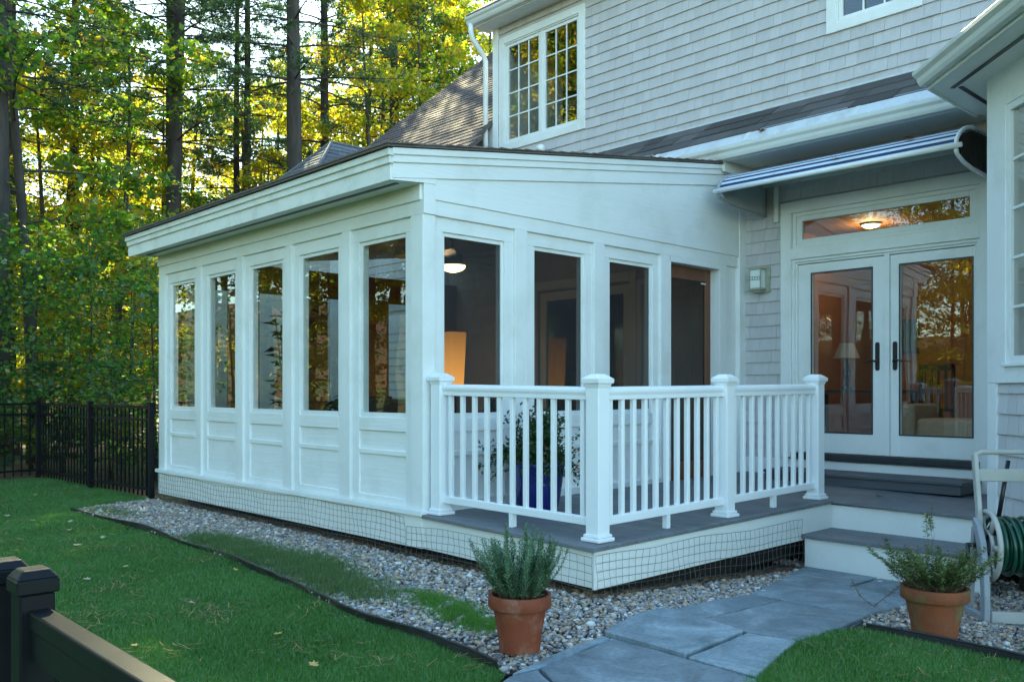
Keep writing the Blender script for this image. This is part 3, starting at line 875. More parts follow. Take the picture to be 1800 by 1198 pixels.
# --- french doors with transom
def ring(m, x0, x1, ya, yb, za, zb, w, wb=None, wt=None):
    wb = wb or w; wt = wt or w
    m.box(x0, x1, ya, ya + w, za, zb); m.box(x0, x1, yb - w, yb, za, zb)
    m.box(x0, x1, ya + w, yb - w, za, za + wb); m.box(x0, x1, ya + w, yb - w, zb - wt, zb)
m = MB()
m.box(XW - .035, XW, 4.96, 5.085, .58, 3.26); m.box(XW - .035, XW, 2.905, 3.03, .58, 3.26)
m.box(XW - .035, XW, 2.905, 5.085, 3.26, 3.38); m.box(XW - .035, XW, 3.03, 4.96, 2.75, 2.87)
m.build('door_trim', M['white'], house, bevel=BV)
m = MB()
ring(m, XW - .01, XW + .13, 3.031, 4.959, .60, 2.749, .03)
ring(m, XW + .012, XW + .13, 3.061, 4.929, .63, 2.719, .022)
m.build('door_jamb', M['white'], house, bevel=BV)
m = MB(); ring(m, XW + .0, XW + .09, 3.031, 4.959, 2.871, 3.259, .04); ring(m, XW + .02, XW + .07, 3.071, 4.919, 2.911, 3.219, .065, .055, .055)
tw = m.build('transom_window', M['white_h'], house, bevel=BV)
MB().box(XW + .045, XW + .055, 3.136, 4.854, 2.966, 3.164).build('pane', M['glass2'], tw)
hb('door_sill', M['bronze'], (XW - .06, XW + .13, 3.01, 4.98, .585, .60))
hb('door_sill', M['bronze'], (XW - .045, XW + .1, 3.03, 4.96, .601, .654))
def door_leaf(ya, yb, ga, gb, xh, hy):
    m = MB()
    x0, x1 = XW + .03, XW + .075
    m.box(x0, x1, ya, ga, .66, 2.69); m.box(x0, x1, gb, yb, .66, 2.69)
    m.box(x0, x1, ga, gb, .66, .882); m.box(x0, x1, ga, gb, 2.582, 2.69)
    d = m.build('door', M['white'], house, bevel=BV)
    MB().box(XW + .05, XW + .056, ga, gb, .882, 2.582).build('pane', M['glass2'], d)
    m = MB(); ring(m, XW + .024, XW + .03, ga - .012, gb + .012, .87, 2.594, .013)
    m.build('glazing_bead', M['bronze'], d)
    m = MB()
    m.prism([(x0 - .012, hy + a, z) for a, z in ((-.022, 1.545), (-.014, 1.527), (.014, 1.527), (.022, 1.545), (.022, 1.797), (.014, 1.815), (-.014, 1.815), (-.022, 1.797))], (.012, 0, 0))
    m.tube([(x0 - .012, hy, 1.62), (x0 - .055, hy, 1.62)], .011, 8)
    s = 1 if xh > 0 else -1
    m.tube([(x0 - .055, hy, 1.62), (x0 - .058, hy + s * .03, 1.628), (x0 - .058, hy + s * .07, 1.622), (x0 - .056, hy + s * .11, 1.612), (x0 - .052, hy + s * .125, 1.62)], [.011, .010, .009, .008, .006], 8)
    m.build('handle', M['blackhandle'], d, bevel=0.003)
    return d
door_leaf(3.955, 4.905, 4.085, 4.745, 1, 4.025)
door_leaf(3.085, 3.895, 3.115, 3.795, -1, 3.845)
hb('astragal', M['white'], (XW + .012, XW + .07, 3.898, 3.952, .66, 2.70))
# --- sunroom-side doors
m = MB(); ring(m, XW - .032, XW, 7.11, 9.01, .42, 2.85, .11); m.build('door_trim', M['white'], house, bevel=BV)
for ya, yb, s in ((7.24, 8.05, -1), (8.07, 8.88, 1)):
    m = MB(); x0, x1 = XW + .02, XW + .065
    ring(m, x0, x1, ya, yb, .61, 2.70, .12, .22, .12)
    d = m.build('door', M['white'], house, bevel=BV)
    MB().box(XW + .04, XW + .046, ya + .12, yb - .12, .83, 2.58).build('pane', M['glass2'], d)
    hy = 8.06 + s * .055
    m = MB(); m.box(x0 - .012, x0, hy - .022, hy + .022, 1.52, 1.81)
    m.tube([(x0 - .012, hy, 1.62), (x0 - .05, hy, 1.62), (x0 - .055, hy + s * .1, 1.615)], .01, 6)
    m.build('handle', M['blackhandle'], d)
m = MB(); ring(m, XW - .032, XW, 6.67, 7.10, .88, 2.73, .07); ring(m, XW + .0, XW + .06, 6.741, 7.039, .951, 2.659, .05)
d = m.build('window', M['white'], house, bevel=BV)
MB().box(XW + .03, XW + .034, 6.791, 6.989, 1.001, 2.609).build('pane', M['glass2'], d)

# --- upper windows
def upper_window(T, H, halves):
    m = MB()
    w = .105
    ring(m, XW - .035, XW, T[0], T[1], T[2], T[3], w)
    win = m.build('window', M['white'], house, bevel=BV)
    m = MB(); ring(m, XW - .02, XW + .05, H[0] + .001, H[1] - .001, H[2] + .001, H[3] - .001, .018)
    for a, b in halves[:-1]:
        pass
    if len(halves) == 2:
        m.box(XW - .012, XW + .05, halves[0][1], halves[1][0], H[2] + .018, H[3] - .018)
    m.build('frame', M['white'], win, bevel=BV)
    for a, b in halves:
        m = MB(); ring(m, XW, XW + .04, a, b, H[2] + .02, H[3] - .02, .045)
        m.build('sash', M['white'], win, bevel=BV)
        ga, gb, z0, z1 = a + .045, b - .045, H[2] + .065, H[3] - .065
        MB().box(XW + .022, XW + .028, ga, gb, z0, z1).build('pane', M['glass2'], win)
        for i in (1, 2):
            y = ga + (gb - ga) * i / 3
            MB().box(XW + .008, XW + .021, y - .009, y + .009, z0, z1).build('muntin', M['white'], win)
        for i in (1, 2, 3):
            z = z0 + (z1 - z0) * i / 4
            MB().box(XW + .0095, XW + .0205, ga, gb, z - .009, z + .009).build('muntin', M['white'], win)
upper_window(T1, WIN1, [(8.11, 8.80), (8.845, 9.56)])
upper_window(T2, WIN2, [(3.68, 4.43)])
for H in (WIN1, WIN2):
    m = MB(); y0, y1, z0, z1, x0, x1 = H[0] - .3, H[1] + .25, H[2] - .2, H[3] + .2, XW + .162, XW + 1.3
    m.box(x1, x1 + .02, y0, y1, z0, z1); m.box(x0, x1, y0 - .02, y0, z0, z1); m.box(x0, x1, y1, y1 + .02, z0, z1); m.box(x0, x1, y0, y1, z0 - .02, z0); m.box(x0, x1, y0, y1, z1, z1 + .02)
    m.build('dark_window_box', M['soil'], house)  # made-up near-black box, added to keep light out behind the upper panes

# --- pent roof over the doors, with gutter
PA = math.atan2(4.475 - 4.055, 8.90 - 8.30)
pr = MB(); pr.box(-9.8, 6.9, 0, .735, -.02, 0)
# local X = -world y ... use matrix: X->(0,1,0), Y->upslope, Z->normal
pm = Matrix(((0, math.cos(PA), -math.sin(PA), 8.30), (1, 0, 0, 3.0), (0, math.sin(PA), math.cos(PA), 4.055), (0, 0, 0, 1)))
pr = MB(); pr.box(-5.0, 6.83, 0, .735, -.02, 0)
pent = pr.build('pent_roof', M['roof'], None)
pent.parent = house
pent.matrix_parent_inverse = Matrix.Translation(-house.location)
pent.matrix_basis = pm @ Matrix.Scale(-1, 4, (0, 0, 1)) if pm.to_3x3().determinant() < 0 else pm
if pm.to_3x3().determinant() < 0:
    # keep a proper rotation: flip local X instead
    pm = pm @ Matrix.Scale(-1, 4, (1, 0, 0))
    pent.matrix_basis = pm
    for v in pent.data.vertices: v.co.x = -v.co.x
    pent.data.flip_normals()
SGN = 1 if (pm.to_3x3() @ Vector((1, 0, 0))).y > 0 else -1
rnd = random.Random(9)
rme = bpy.data.meshes.new('roof_shingle')
rme.from_pydata([(0, 0, 0), (1, 0, 0), (0, 1, 0), (1, 1, 0), (0, 0, .013), (1, 0, .013), (0, 1, .004), (1, 1, .004)], [], [(0, 2, 3, 1), (4, 5, 7, 6), (0, 1, 5, 4), (2, 6, 7, 3), (0, 4, 6, 2), (1, 3, 7, 5)])
rme.materials.append(M['roof'])
for k in range(3):
    yy = .0 + .235 * k
    x = -3.5 + rnd.uniform(0, .2)
    while x < 6.6:
        w = rnd.uniform(.22, .52)
        o = link(bpy.data.objects.new('roof_shingle', rme))
        o.parent = pent
        o.scale = (w - .006, .245, rnd.choice((1, 1.6)))
        o.location = ((x if SGN > 0 else -x - w), yy, .001 + .0015 * (k % 2))
        x += w
hb('step_flashing', M['guard'], (XW - .035, XW - .017, 1.0, 9.7, 4.462, 4.482))
# gutter (K profile) + guard
def gutter(name, poly, p0, vec, parent=house, mat=None):
    m = MB(); m.prism([(p0[0] + a, p0[1], p0[2] + b) for a, b in poly], vec)
    return m.build(name, mat or M['alu'], parent, bevel=0.004)
KP = [(.13, 0), (.05, 0), (.03, .03), (.02, .06), (-.005, .085), (-.012, .115), (0, .118), (.006, .1), (.13, .1)]
gutter('gutter', KP, (8.20, 1.2, 3.826), (0, 8.3, 0))
m = MB(); m.hexa([(8.200, 1.2, 3.946), (8.312, 1.2, 4.074), (8.200, 9.5, 3.946), (8.312, 9.5, 4.074), (8.200, 1.2, 3.953), (8.312, 1.2, 4.081), (8.200, 9.5, 3.953), (8.312, 9.5, 4.081)])
m.build('gutter_guard', M['guard'], house)
for y in (3.9, 5.1, 6.3):
    m = MB(); m.hexa([(8.198, y, 3.954), (8.312, y, 4.082), (8.198, y + .05, 3.954), (8.312, y + .05, 4.082), (8.198, y, 3.958), (8.312, y, 4.086), (8.198, y + .05, 3.958), (8.312, y + .05, 4.086)])
    m.build('guard_strap', M['alu'], house)
hb('pent_fascia', M['fascia'], (8.325, 8.34, 1.2, 9.5, 3.82, 4.03))
hb('pent_soffit', M['white_h'], (8.345, 8.885, 1.2, 9.5, 3.838, 3.855))
hb('soffit_return', M['white_h'], (8.345, 8.885, 5.46, 5.49, 3.72, 3.837))
# --- upper eave, gutter, downspout
gutter('gutter', KP, (8.47, 2.0, 6.70), (0, 8.0, 0))
hb('eave_fascia', M['fascia'], (8.59, 8.62, 2.0, 9.98, 6.68, 6.84))
hb('eave_soffit', M['white_h'], (8.60, XW + .02, 2.0, 9.98, 6.70, 6.72))
m = MB(); m.hexa([(8.5, 1.5, 6.83), (13.6, 1.5, 10.4), (8.5, 10.0, 6.83), (13.6, 10.0, 10.4), (8.5, 1.5, 6.87), (13.6, 1.5, 10.44), (8.5, 10.0, 6.87), (13.6, 10.0, 10.44)])
m.build('upper_roof', M['roofs'], house)
m = MB(); m.hexa([(18.7, 1.5, 6.83), (13.6, 1.5, 10.4), (18.7, 10.0, 6.83), (13.6, 10.0, 10.4), (18.7, 1.5, 6.87), (13.6, 1.5, 10.44), (18.7, 10.0, 6.87), (13.6, 10.0, 10.44)])
m.build('upper_roof', M['roofs'], house)
m = MB(); m.tube([(8.53, 9.93, 6.72), (8.53, 9.93, 6.62), (8.56, 9.93, 6.52), (8.78, 9.93, 6.32), (8.82, 9.93, 6.24), (8.82, 9.93, 3.9)], .04, 10)
m.build('downspout', M['vinyl'], house, smooth=True)

# --- wing with hipped end and the long shingled roof behind
def roof_quad(mm, a, b, c, d, exp=.16, th=.012, tabs=True, seed=1):
    """a,b bottom edge; d,c top edge (a below d). Real overlapping courses of separate tabs."""
    a, b, c, d = map(Vector, (a, b, c, d))
    H_ = ((d - a).length + (c - b).length) / 2
    n = max(2, int(H_ / exp))
    nrm = (b - a).cross(d - a).normalized()
    if nrm.z < 0: nrm = -nrm
    rr = random.Random(seed)
    for i in range(n):
        p0, p1 = a.lerp(d, i / n), b.lerp(c, i / n)
        q0, q1 = a.lerp(d, min(1, (i + 1.1) / n)), b.lerp(c, min(1, (i + 1.1) / n))
        L_ = (p1 - p0).length
        s = 0.0
        while s < L_ - 1e-3:
            w = rr.uniform(.16, .4)
            e = min(L_, s + w)
            if L_ - e < .08: e = L_
            f0, f1 = s / L_, e / L_ - .0005
            A_, B_, C_, D_ = p0.lerp(p1, f0), p0.lerp(p1, f1), q0.lerp(q1, f1), q0.lerp(q1, f0)
            t = th * rr.choice((1, 1.4))
            mm.hexa([A_, B_, D_, C_, A_ + nrm * (t + .006), B_ + nrm * (t + .006), D_ + nrm * .006, C_ + nrm * .006])
            s = e
def rp(x): return 5.87 + 0.824 * (x - 9.525)
m = MB(); roof_quad(m, (7.3, 9.62, rp(7.3)), (7.3, 10.95, rp(7.3)), (8.5, 10.95, rp(8.5)), (8.5, 9.62, rp(8.5)), seed=2)
roof_quad(m, (8.5, 9.86, rp(8.5)), (8.5, 14.35, rp(8.5)), (13.2, 14.35, rp(13.2)), (13.2, 9.86, rp(13.2)), seed=3)
wr = m.build('wing_roof', M['roofs'], house)
wr['kind'] = 'stuff'
for xe, yq0, yq1, xt in ((7.3, 9.62, 10.95, 8.5), (8.5, 9.86, 14.35, 13.2)):
    m = MB(); m.hexa([(xe, yq0, rp(xe) - .06), (xt, yq0, rp(xt) - .06), (xe, yq1, rp(xe) - .06), (xt, yq1, rp(xt) - .06), (xe, yq0, rp(xe)), (xt, yq0, rp(xt)), (xe, yq1, rp(xe)), (xt, yq1, rp(xt))])
    m.build('roof_deck', M['roof'], house)
hb('wall', M['shingles'], (XW + .001, XW + .16, 9.84, 14.0, 4.301, rp(8.9) - .08))
court = course_pieces(YE + .12, 13.4, .1, 5.0, [(11.5, 11.75, 0, 2.6), (12.6, 12.85, 0, 2.6), (11.5, 12.85, 2.4, 2.65)], rnd)
m = MB()
for p in court:
    m.hexa([(XW + a, p[0] if b == 0 else p[1], p[2] if c == 0 else p[3] + .012) for a, b, c in uv])
tag(m.build('court_shingles', M['shingles'], house), kind='stuff')
m = MB(); m.box(XW - .03, XW, 11.5, 11.75, .1, 2.4); m.box(XW - .03, XW, 12.6, 12.85, .1, 2.4); m.box(XW - .03, XW, 11.5, 12.85, 2.4, 2.6); m.build('door_trim', M['white'], house)
MB().box(XW - .02, XW, 11.75, 12.6, .1, 2.4).build('side_door', M['white'], house)
m = MB(); m.hexa([(19.5, 9.86, rp(6.9) - .06), (13.2, 9.86, rp(13.2) - .06), (19.5, 14.35, rp(6.9) - .06), (13.2, 14.35, rp(13.2) - .06), (19.5, 9.86, rp(6.9)), (13.2, 9.86, rp(13.2)), (19.5, 14.35, rp(6.9)), (13.2, 14.35, rp(13.2))])
m.build('roof_deck', M['roof'], house)
hb('wall', M['shingles'], (9.07, 18, 14.0, 14.2, 0, rp(9.07) - .1))
m = MB(); m.prism([(9.07, 14.0, rp(9.07) - .1), (17.3, 14.0, rp(9.07) - .1), (13.2, 14.0, rp(13.2) - .1)], (0, .2, 0)); m.build('gable_wall', M['shingles'], house)
# hipped wing: ridge along x at y 13.9
hx, hy_, hz, hw = 9.66, 15.57, 6.33, 2.5
ez = hz - hw * 1.0
m = MB()
AP = (hx, hy_, hz)
roof_quad(m, (hx - hw, hy_ + hw, ez), (hx - hw, hy_ - hw, ez), (hx, hy_ - .001, hz), (hx, hy_, hz), seed=5)
roof_quad(m, (hx - hw, hy_ - hw, ez), (hx + 1.6, hy_ - hw, ez), (hx + 1.6, hy_, hz), (hx, hy_, hz), seed=6)
hr = m.build('hip_roof', M['roofgrey'], house); hr['kind'] = 'stuff'
m = MB(); m._a([(hx - hw, hy_ - hw, ez - .01), (hx - hw, hy_ + hw, ez - .01), (hx + 1.6, hy_ + hw, ez - .01), (hx + 1.6, hy_ - hw, ez - .01), (hx, hy_, hz - .01), (hx + 1.6, hy_, hz - .01)],
    [(0, 1, 4), (1, 2, 5, 4), (0, 4, 5, 3), (0, 3, 2, 1)])
m.build('roof_deck', M['roof'], house)
m = MB(); m.tube([(hx - hw, hy_ - hw, ez + .02), (hx, hy_, hz + .02), (hx + .9, hy_, hz + .02)], .035, 5); m.tube([(hx - hw, hy_ + hw, ez + .02), (hx, hy_, hz + .02)], .035, 5)
m.build('hip_cap', M['roofgrey'], house)
wx, wy = hx - hw + .35, hy_ - hw + .3
wall_with_holes('wing_wall', wx, wx + .15, wy, hy_ + 2.0, -.1, ez + .1, [], M['shingles'])
hb('wing_wall', M['shingles'], (wx + .151, XW + .0, wy, wy + .15, -.1, ez + .1))
hb('corner_board', M['white'], (wx - .03, wx + .32, wy - .03, wy - .001, -.05, ez))
hb('corner_board', M['white'], (wx + .75, wx + 1.0, wy - .03, wy - .001, -.05, ez))
m = MB()
rnd = random.Random(12)
z = 0.0
while z < ez:
    for a, b in ((wx + .32, wx + .75), (wx + 1.0, XW - .04)):
        xq = a
        while xq < b - .01:
            w = min(b - xq, rnd.uniform(.1, .2)); 
            m.hexa([(xq, wy - .016, z), (xq + w - .003, wy - .016, z), (xq, wy, z), (xq + w - .003, wy, z), (xq, wy - .004, z + .145), (xq + w - .003, wy - .004, z + .145), (xq, wy, z + .145), (xq + w - .003, wy, z + .145)])
            xq += w
    z += .135
tag(m.build('wing_shingles', M['shingles'], house), kind='stuff')
hb('wing_soffit', M['white_h'], (hx - hw, XW, hy_ - hw, hy_ + hw, ez - .05, ez - .012))

# --- canted bay at the right
CB = Vector((7.45, 2.48, 0))
dA = Vector((-1, -1, 0)).normalized()            # along the canted wall, towards the yard
nA = Vector((-1, 1, 0)).normalized()             # outward
def bay_box(name, mat, k0, k1, o0, o1, z0, z1, parent=house, bevel=BV):
    p = lambda k, o, z: CB + dA * k + nA * o + Vector((0, 0, z))
    vs = [p(k0, o0, z0), p(k1, o0, z0), p(k0, o1, z0), p(k1, o1, z0), p(k0, o0, z1), p(k1, o0, z1), p(k0, o1, z1), p(k1, o1, z1)]
    return MB().hexa(vs).build(name, mat, parent, bevel=bevel)
bay_box('bay_wall', M['shingles'], 0.03, .33, -.14, -.02, .3, 3.74)
bay_box('bay_wall', M['shingles'], .33, 2.4, -.14, -.02, .3, 1.56)
bay_box('bay_wall', M['shingles'], .33, 2.4, -.14, -.02, 3.43, 3.74)
bay_box('bay_wall', M['shingles'], 1.5, 2.4, -.14, -.02, 1.56, 3.43)
m = MB(); m.prism([(7.43, 2.47, .36), (8.88, 2.47, .36), (8.88, 2.40, .36), (7.43, 2.40, .36)], (0, 0, 3.4)); m.build('bay_wall', M['white'], house)
bay_box('corner_board', M['white'], 0.0, .135, -.03, .012, .372, 1.377)
bay_box('bay_trim', M['white'], 0.0, .27, -.03, .014, 1.378, 3.74)
bay_box('bay_trim', M['white_h'], .27, 2.4, -.03, .012, 1.378, 1.50)
bay_box('bay_trim', M['white_h'], .27, 2.4, -.03, .012, 3.46, 3.74)
bay_box('bay_sill', M['white_h'], .25, 1.55, -.03, .035, 1.50, 1.522)
m = None
def bay_ring(name, k0, k1, z0, z1, w, o0, o1, mat, parent):
    mm = MB()
    def bb(a, b, c, d):
        p = lambda k, o, z: CB + dA * k + nA * o + Vector((0, 0, z))
        mm.hexa([p(a, o0, c), p(b, o0, c), p(a, o1, c), p(b, o1, c), p(a, o0, d), p(b, o0, d), p(a, o1, d), p(b, o1, d)])
    bb(k0, k0 + w, z0, z1); bb(k1 - w, k1, z0, z1); bb(k0 + w, k1 - w, z0, z0 + w); bb(k0 + w, k1 - w, z1 - w, z1)
    return mm.build(name, mat, parent, bevel=BV)
bwin = bay_ring('bay_window', .27, 1.5, 1.523, 3.46, .055, -.05, .004, M['white'], house)
bay_box('pane', M['glass2'], .325, 1.445, -.03, -.024, 1.578, 3.405, bwin, 0)
for i in range(1, 5):
    z = 1.578 + (3.405 - 1.578) * i / 5
    bay_box('muntin', M['white'], .325, 1.445, -.023, -.012, z - .01, z + .01, bwin, 0)
for i in (1, 2):
    k = .325 + 1.12 * i / 3
    bay_box('muntin', M['white'], k - .01, k + .01, -.0225, -.0125, 1.578, 3.405, bwin, 0)
bay_box('blind', M['cream'], .3, 1.46, -.30, -.29, 1.5, 3.44, bwin, 0)
# bay shingles below the window
rnd = random.Random(31)
z = .372
c_ = 0
while z < 1.37:
    z1 = min(1.377, z + .155); k = .135 + .001
    while k < 1.9:
        w = rnd.uniform(.1, .24)
        p = lambda kk, o, zz: CB + dA * kk + nA * o + Vector((0, 0, zz))
        o = MB().hexa([p(k, -.02, z), p(k + w - .004, -.02, z), p(k, 0.002, z), p(k + w - .004, .002, z), p(k, -.02, z1), p(k + w - .004, -.02, z1), p(k, -.012, z1), p(k + w - .004, -.012, z1)]).build('bay_shingle', M['shingle'], house)
        k += w
    z = z1
bay_box('foundation', M['soil'], .25, 2.4, -.3, -.1, -.25, .3, bevel=0)
hb('foundation', M['soil'], (7.6, 8.85, -2, 2.1, -.25, .3), bevel=0)
# bay eave: soffit, fascia, gutter, hip roof
EA = Vector((7.28, 2.88, 0))
e1 = EA + dA * 3.2
i1 = CB + dA * 3.2 - nA * .05
m = MB(); m.prism([(EA.x, EA.y, 3.735), (8.3, 2.88, 3.735), (8.3, 2.4, 3.735), (7.43, 2.4, 3.735), (i1.x, i1.y, 3.735), (e1.x, e1.y, 3.735)], (0, 0, .02))
m.build('bay_soffit', M['white_h'], house)
def strip(name, mat, a, b, w, z0, z1):
    m = MB(); a2, b2 = Vector(a), Vector(b)
    d = (b2 - a2).normalized(); s = Vector((0, 0, 1)).cross(d)
    m.hexa([a2 + Vector((0, 0, z0)), b2 + Vector((0, 0, z0)), a2 + s * w + Vector((0, 0, z0)), b2 + s * w + Vector((0, 0, z0)), a2 + Vector((0, 0, z1)), b2 + Vector((0, 0, z1)), a2 + s * w + Vector((0, 0, z1)), b2 + s * w + Vector((0, 0, z1))])
    return m.build(name, mat, house, bevel=BV)
strip('bay_fascia', M['white_h'], EA, e1, .02, 3.72, 3.86)
strip('bay_fascia', M['white_h'], (8.32, 2.88, 0), EA, .02, 3.72, 3.86)
vA = CB + nA * .10 + dA * .02
bay_box('soffit_vent', M['bronze'], -.15, 2.6, .19, .225, 3.728, 3.734, bevel=0)
hb('soffit_vent', M['bronze'], (7.42, 8.3, 2.66, 2.695, 3.728, 3.734), bevel=0)
m = MB()
g0 = EA + nA * .002
prof = [(0, .012), (.055, .012), (.075, .04), (.085, .07), (.115, .095), (.122, .122), (.112, .126), (0, .11)]
m.prism([g0 + nA * o + Vector((0, 0, 3.735 + h)) for o, h in prof], dA * 3.2)
m.build('bay_gutter', M['alu'], house, bevel=0.003)
m = MB(); m.prism([g0 + nA * o + Vector((0, 0, 3.735 + h)) for o, h in ((.0, .16), (.108, .128), (.108, .133), (.0, .165))], dA * 3.2)
m.build('gutter_guard', M['guard'], house)
ap = Vector((8.9, 1.6, 5.0))
m = MB(); lift = Vector((0, 0, 3.885))
m._a([EA + lift + nA * .03, e1 + lift + nA * .03, Vector((8.9, -.2, 4.95)), ap, Vector((8.9, 2.9, 3.89)), EA + lift + nA * .03 + Vector((0, 0, .03)), e1 + lift + nA * .03 + Vector((0, 0, .03)), Vector((8.9, -.2, 4.98)), ap + Vector((0, 0, .03)), Vector((8.9, 2.9, 3.92))],
     [(5, 6, 7, 8), (5, 8, 9), (0, 3, 2, 1), (0, 4, 3), (0, 1, 6, 5), (0, 5, 9, 4)])
m.build('bay_roof', M['roofs'], house)

# --- room behind the doors
hb('room_floor', M['hardwood'], (XW + .161, 14, 1.2, 9.6, .56, .60), bevel=0)
hb('room_ceiling', M['tanwall'], (XW + .161, 14, 1.2, 9.6, 3.42, 3.46), bevel=0)
hb('room_wall', M['tanwall'], (13.0, 13.1, 1.2, 9.6, .6, 3.42), bevel=0)
hb('room_wall', M['tanwall'], (XW + .161, 13, 1.1, 1.2, .6, 3.42), bevel=0)
hb('room_wall', M['tanwall'], (10.3, 13, 5.9, 6.0, .6, 3.42), bevel=0)
hb('room_wall', M['tanwall'], (XW + .161, 13, 9.5, 9.6, .6, 3.42), bevel=0)

# ================================================================== AWNING
aw = thing('awning', 'folded navy and white striped awning above the french doors', 'awning', (8.4, 4.1, 3.4))
ya, yb = 2.90, 5.27
prof = [(7.915, 3.405), (7.945, 3.46), (7.99, 3.51), (8.05, 3.555), (8.12, 3.59), (8.20, 3.617), (8.30, 3.637), (8.86, 3.66)]
# resample the curve into stripes
M['aw_n'] = surf('navy_canvas', (0.018, 0.032, 0.085), 0.8, 0.15, 20)
M['aw_w'] = surf('pale_blue_canvas', (0.55, 0.62, 0.70), 0.8, 0.06, 20, dirt=(0.35, 0.35, 0.33), dscale=4, damount=0.4)
def lerp_prof(t):
    ds = [0]
    for a, b in zip(prof, prof[1:]): ds.append(ds[-1] + math.dist(a, b))
    s = t * ds[-1]
    for i in range(len(prof) - 1):
        if s <= ds[i + 1] + 1e-9:
            f = (s - ds[i]) / (ds[i + 1] - ds[i]); return (prof[i][0] + (prof[i + 1][0] - prof[i][0]) * f, prof[i][1] + (prof[i + 1][1] - prof[i][1]) * f)
m = MB()
NS = 26
for i in range(NS):
    (x0, z0), (x1, z1) = lerp_prof(i / NS), lerp_prof((i + 1) / NS)
    m.mi = i % 2 if i % 4 else 0
    m.hexa([(x0, ya, z0 - .004), (x1, ya, z1 - .004), (x0, yb, z0 - .004), (x1, yb, z1 - .004), (x0, ya, z0), (x1, ya, z1), (x0, yb, z0), (x1, yb, z1)])
m.build('canopy_fabric', [M['aw_w'], M['aw_n']], aw)
m = MB(); m.tube([(7.90, ya - .06, 3.40), (7.90, yb + .03, 3.40)], .022, 10); m.build('front_bar', M['vinyl'], aw, smooth=True)
M['awframe'] = surf('grey_awning_frame', (0.30, 0.32, 0.34), 0.4, 0.05, 5)
M['awgrille'] = surf('awning_side_grille', (0.36, 0.40, 0.43), 0.6, 0.1, 5)
M['awblack'] = surf('black_grille', (0.012, 0.012, 0.013), 0.5, 0.1, 5)
low_ = [(7.95, 3.345), (8.10, 3.30), (8.30, 3.275), (8.84, 3.26)]
for y, pm_ in ((yb, 'awgrille'), (ya, 'awblack')):
    pts = [(px_, y, pz) for px_, pz in prof[1:]] + [(8.86, y, 3.26)] + [(a, y, b) for a, b in reversed(low_)] + [(7.93, y, 3.38)]
    m = MB(); m.tube([p for p in pts], .019, 6, closed=True)
    fr = m.build('end_frame', M['awframe'] if y == yb else M['vinyl'], aw, smooth=True)
    inner = [(8.0, 3.40), (8.03, 3.50), (8.10, 3.55), (8.30, 3.61), (8.84, 3.63), (8.84, 3.285), (8.30, 3.30), (8.10, 3.325)]
    m = MB(); m.prism([(a, y - .004, b) for a, b in inner], (0, .008, 0)); m.build('end_panel', M[pm_], fr)
    m = MB()
    for i in range(20):
        xx = 8.03 + i * .041; m.box(xx, xx + .014, y - .009, y + .009, 3.31, 3.50 + (min(i, 5) * .018))
    tag(m.build('grille_bars', M[pm_], fr), kind='stuff')
m = MB(); m.box(8.84, 8.868, 5.10, 5.15, 3.18, 3.60); m.tube([(8.845, 5.125, 3.56), (8.845, 5.125, 3.27)], .028, 10)
m.build('wall_bracket', M['alu'], aw)
m = MB(); m.box(8.80, 8.868, ya, yb, 3.58, 3.655); m.build('wall_rail', M['alu'], aw)

# ================================================================== WALL LANTERN, FLOODLIGHT
wl = thing('wall_lantern', 'boxy white wall lantern with fret band on grey shingles beside the french doors', 'lantern', (8.86, 5.33, 2.56))
M['lantern'] = surf('lantern_metal', (0.33, 0.35, 0.27), 0.45, 0.1, 10)
M['opal'] = surf('opal_glass', (0.72, 0.78, 0.76), 0.3, 0.04, 5)
MB().box(8.855, 8.88, 5.21, 5.38, 2.42, 2.70).build('back_plate', M['lantern'], wl, bevel=0.004)
MB().box(8.745, 8.853, 5.262, 5.392, 2.463, 2.667).build('shade', M['opal'], wl, bevel=0.004)
m = MB(); m.box(8.735, 8.854, 5.25, 5.404, 2.667, 2.688); m.box(8.735, 8.854, 5.25, 5.404, 2.442, 2.463); m.box(8.76, 8.854, 5.275, 5.38, 2.42, 2.442)
for yy in (5.256, 5.392):
    m.box(8.738, 8.748, yy - .004, yy + .008, 2.463, 2.667)
m.box(8.738, 8.744, 5.262, 5.392, 2.585, 2.591); m.box(8.738, 8.744, 5.262, 5.392, 2.553, 2.559)
for i in range(5):
    m.box(8.738, 8.744, 5.262 + i * .031, 5.268 + i * .031, 2.559, 2.585)
m.build('frame', M['lantern'], wl)
fl = thing('floodlight', 'small white twin floodlight under the upper window beside the porch roof', 'floodlight', (8.86, 8.95, 4.70))
m = MB(); m.lathe([(.055, 0), (.055, .02), (.03, .03)], (8.88, 8.86, 4.70), 14, axis='X'); m.build('base', M['vinyl'], fl)
for y, w in ((9.03, .0), (8.70, .0)):
    m = MB(); m.tube([(8.86, 8.86, 4.70), (8.80, (8.86 + y) / 2, 4.70), (8.78, y, 4.70)], .018, 8); m.tube([(8.78, y, 4.71), (8.70, y + (y - 8.86) * .25, 4.66)], [.045, .068], 12)
    m.build('lamp_head', M['vinyl'], fl, smooth=True)

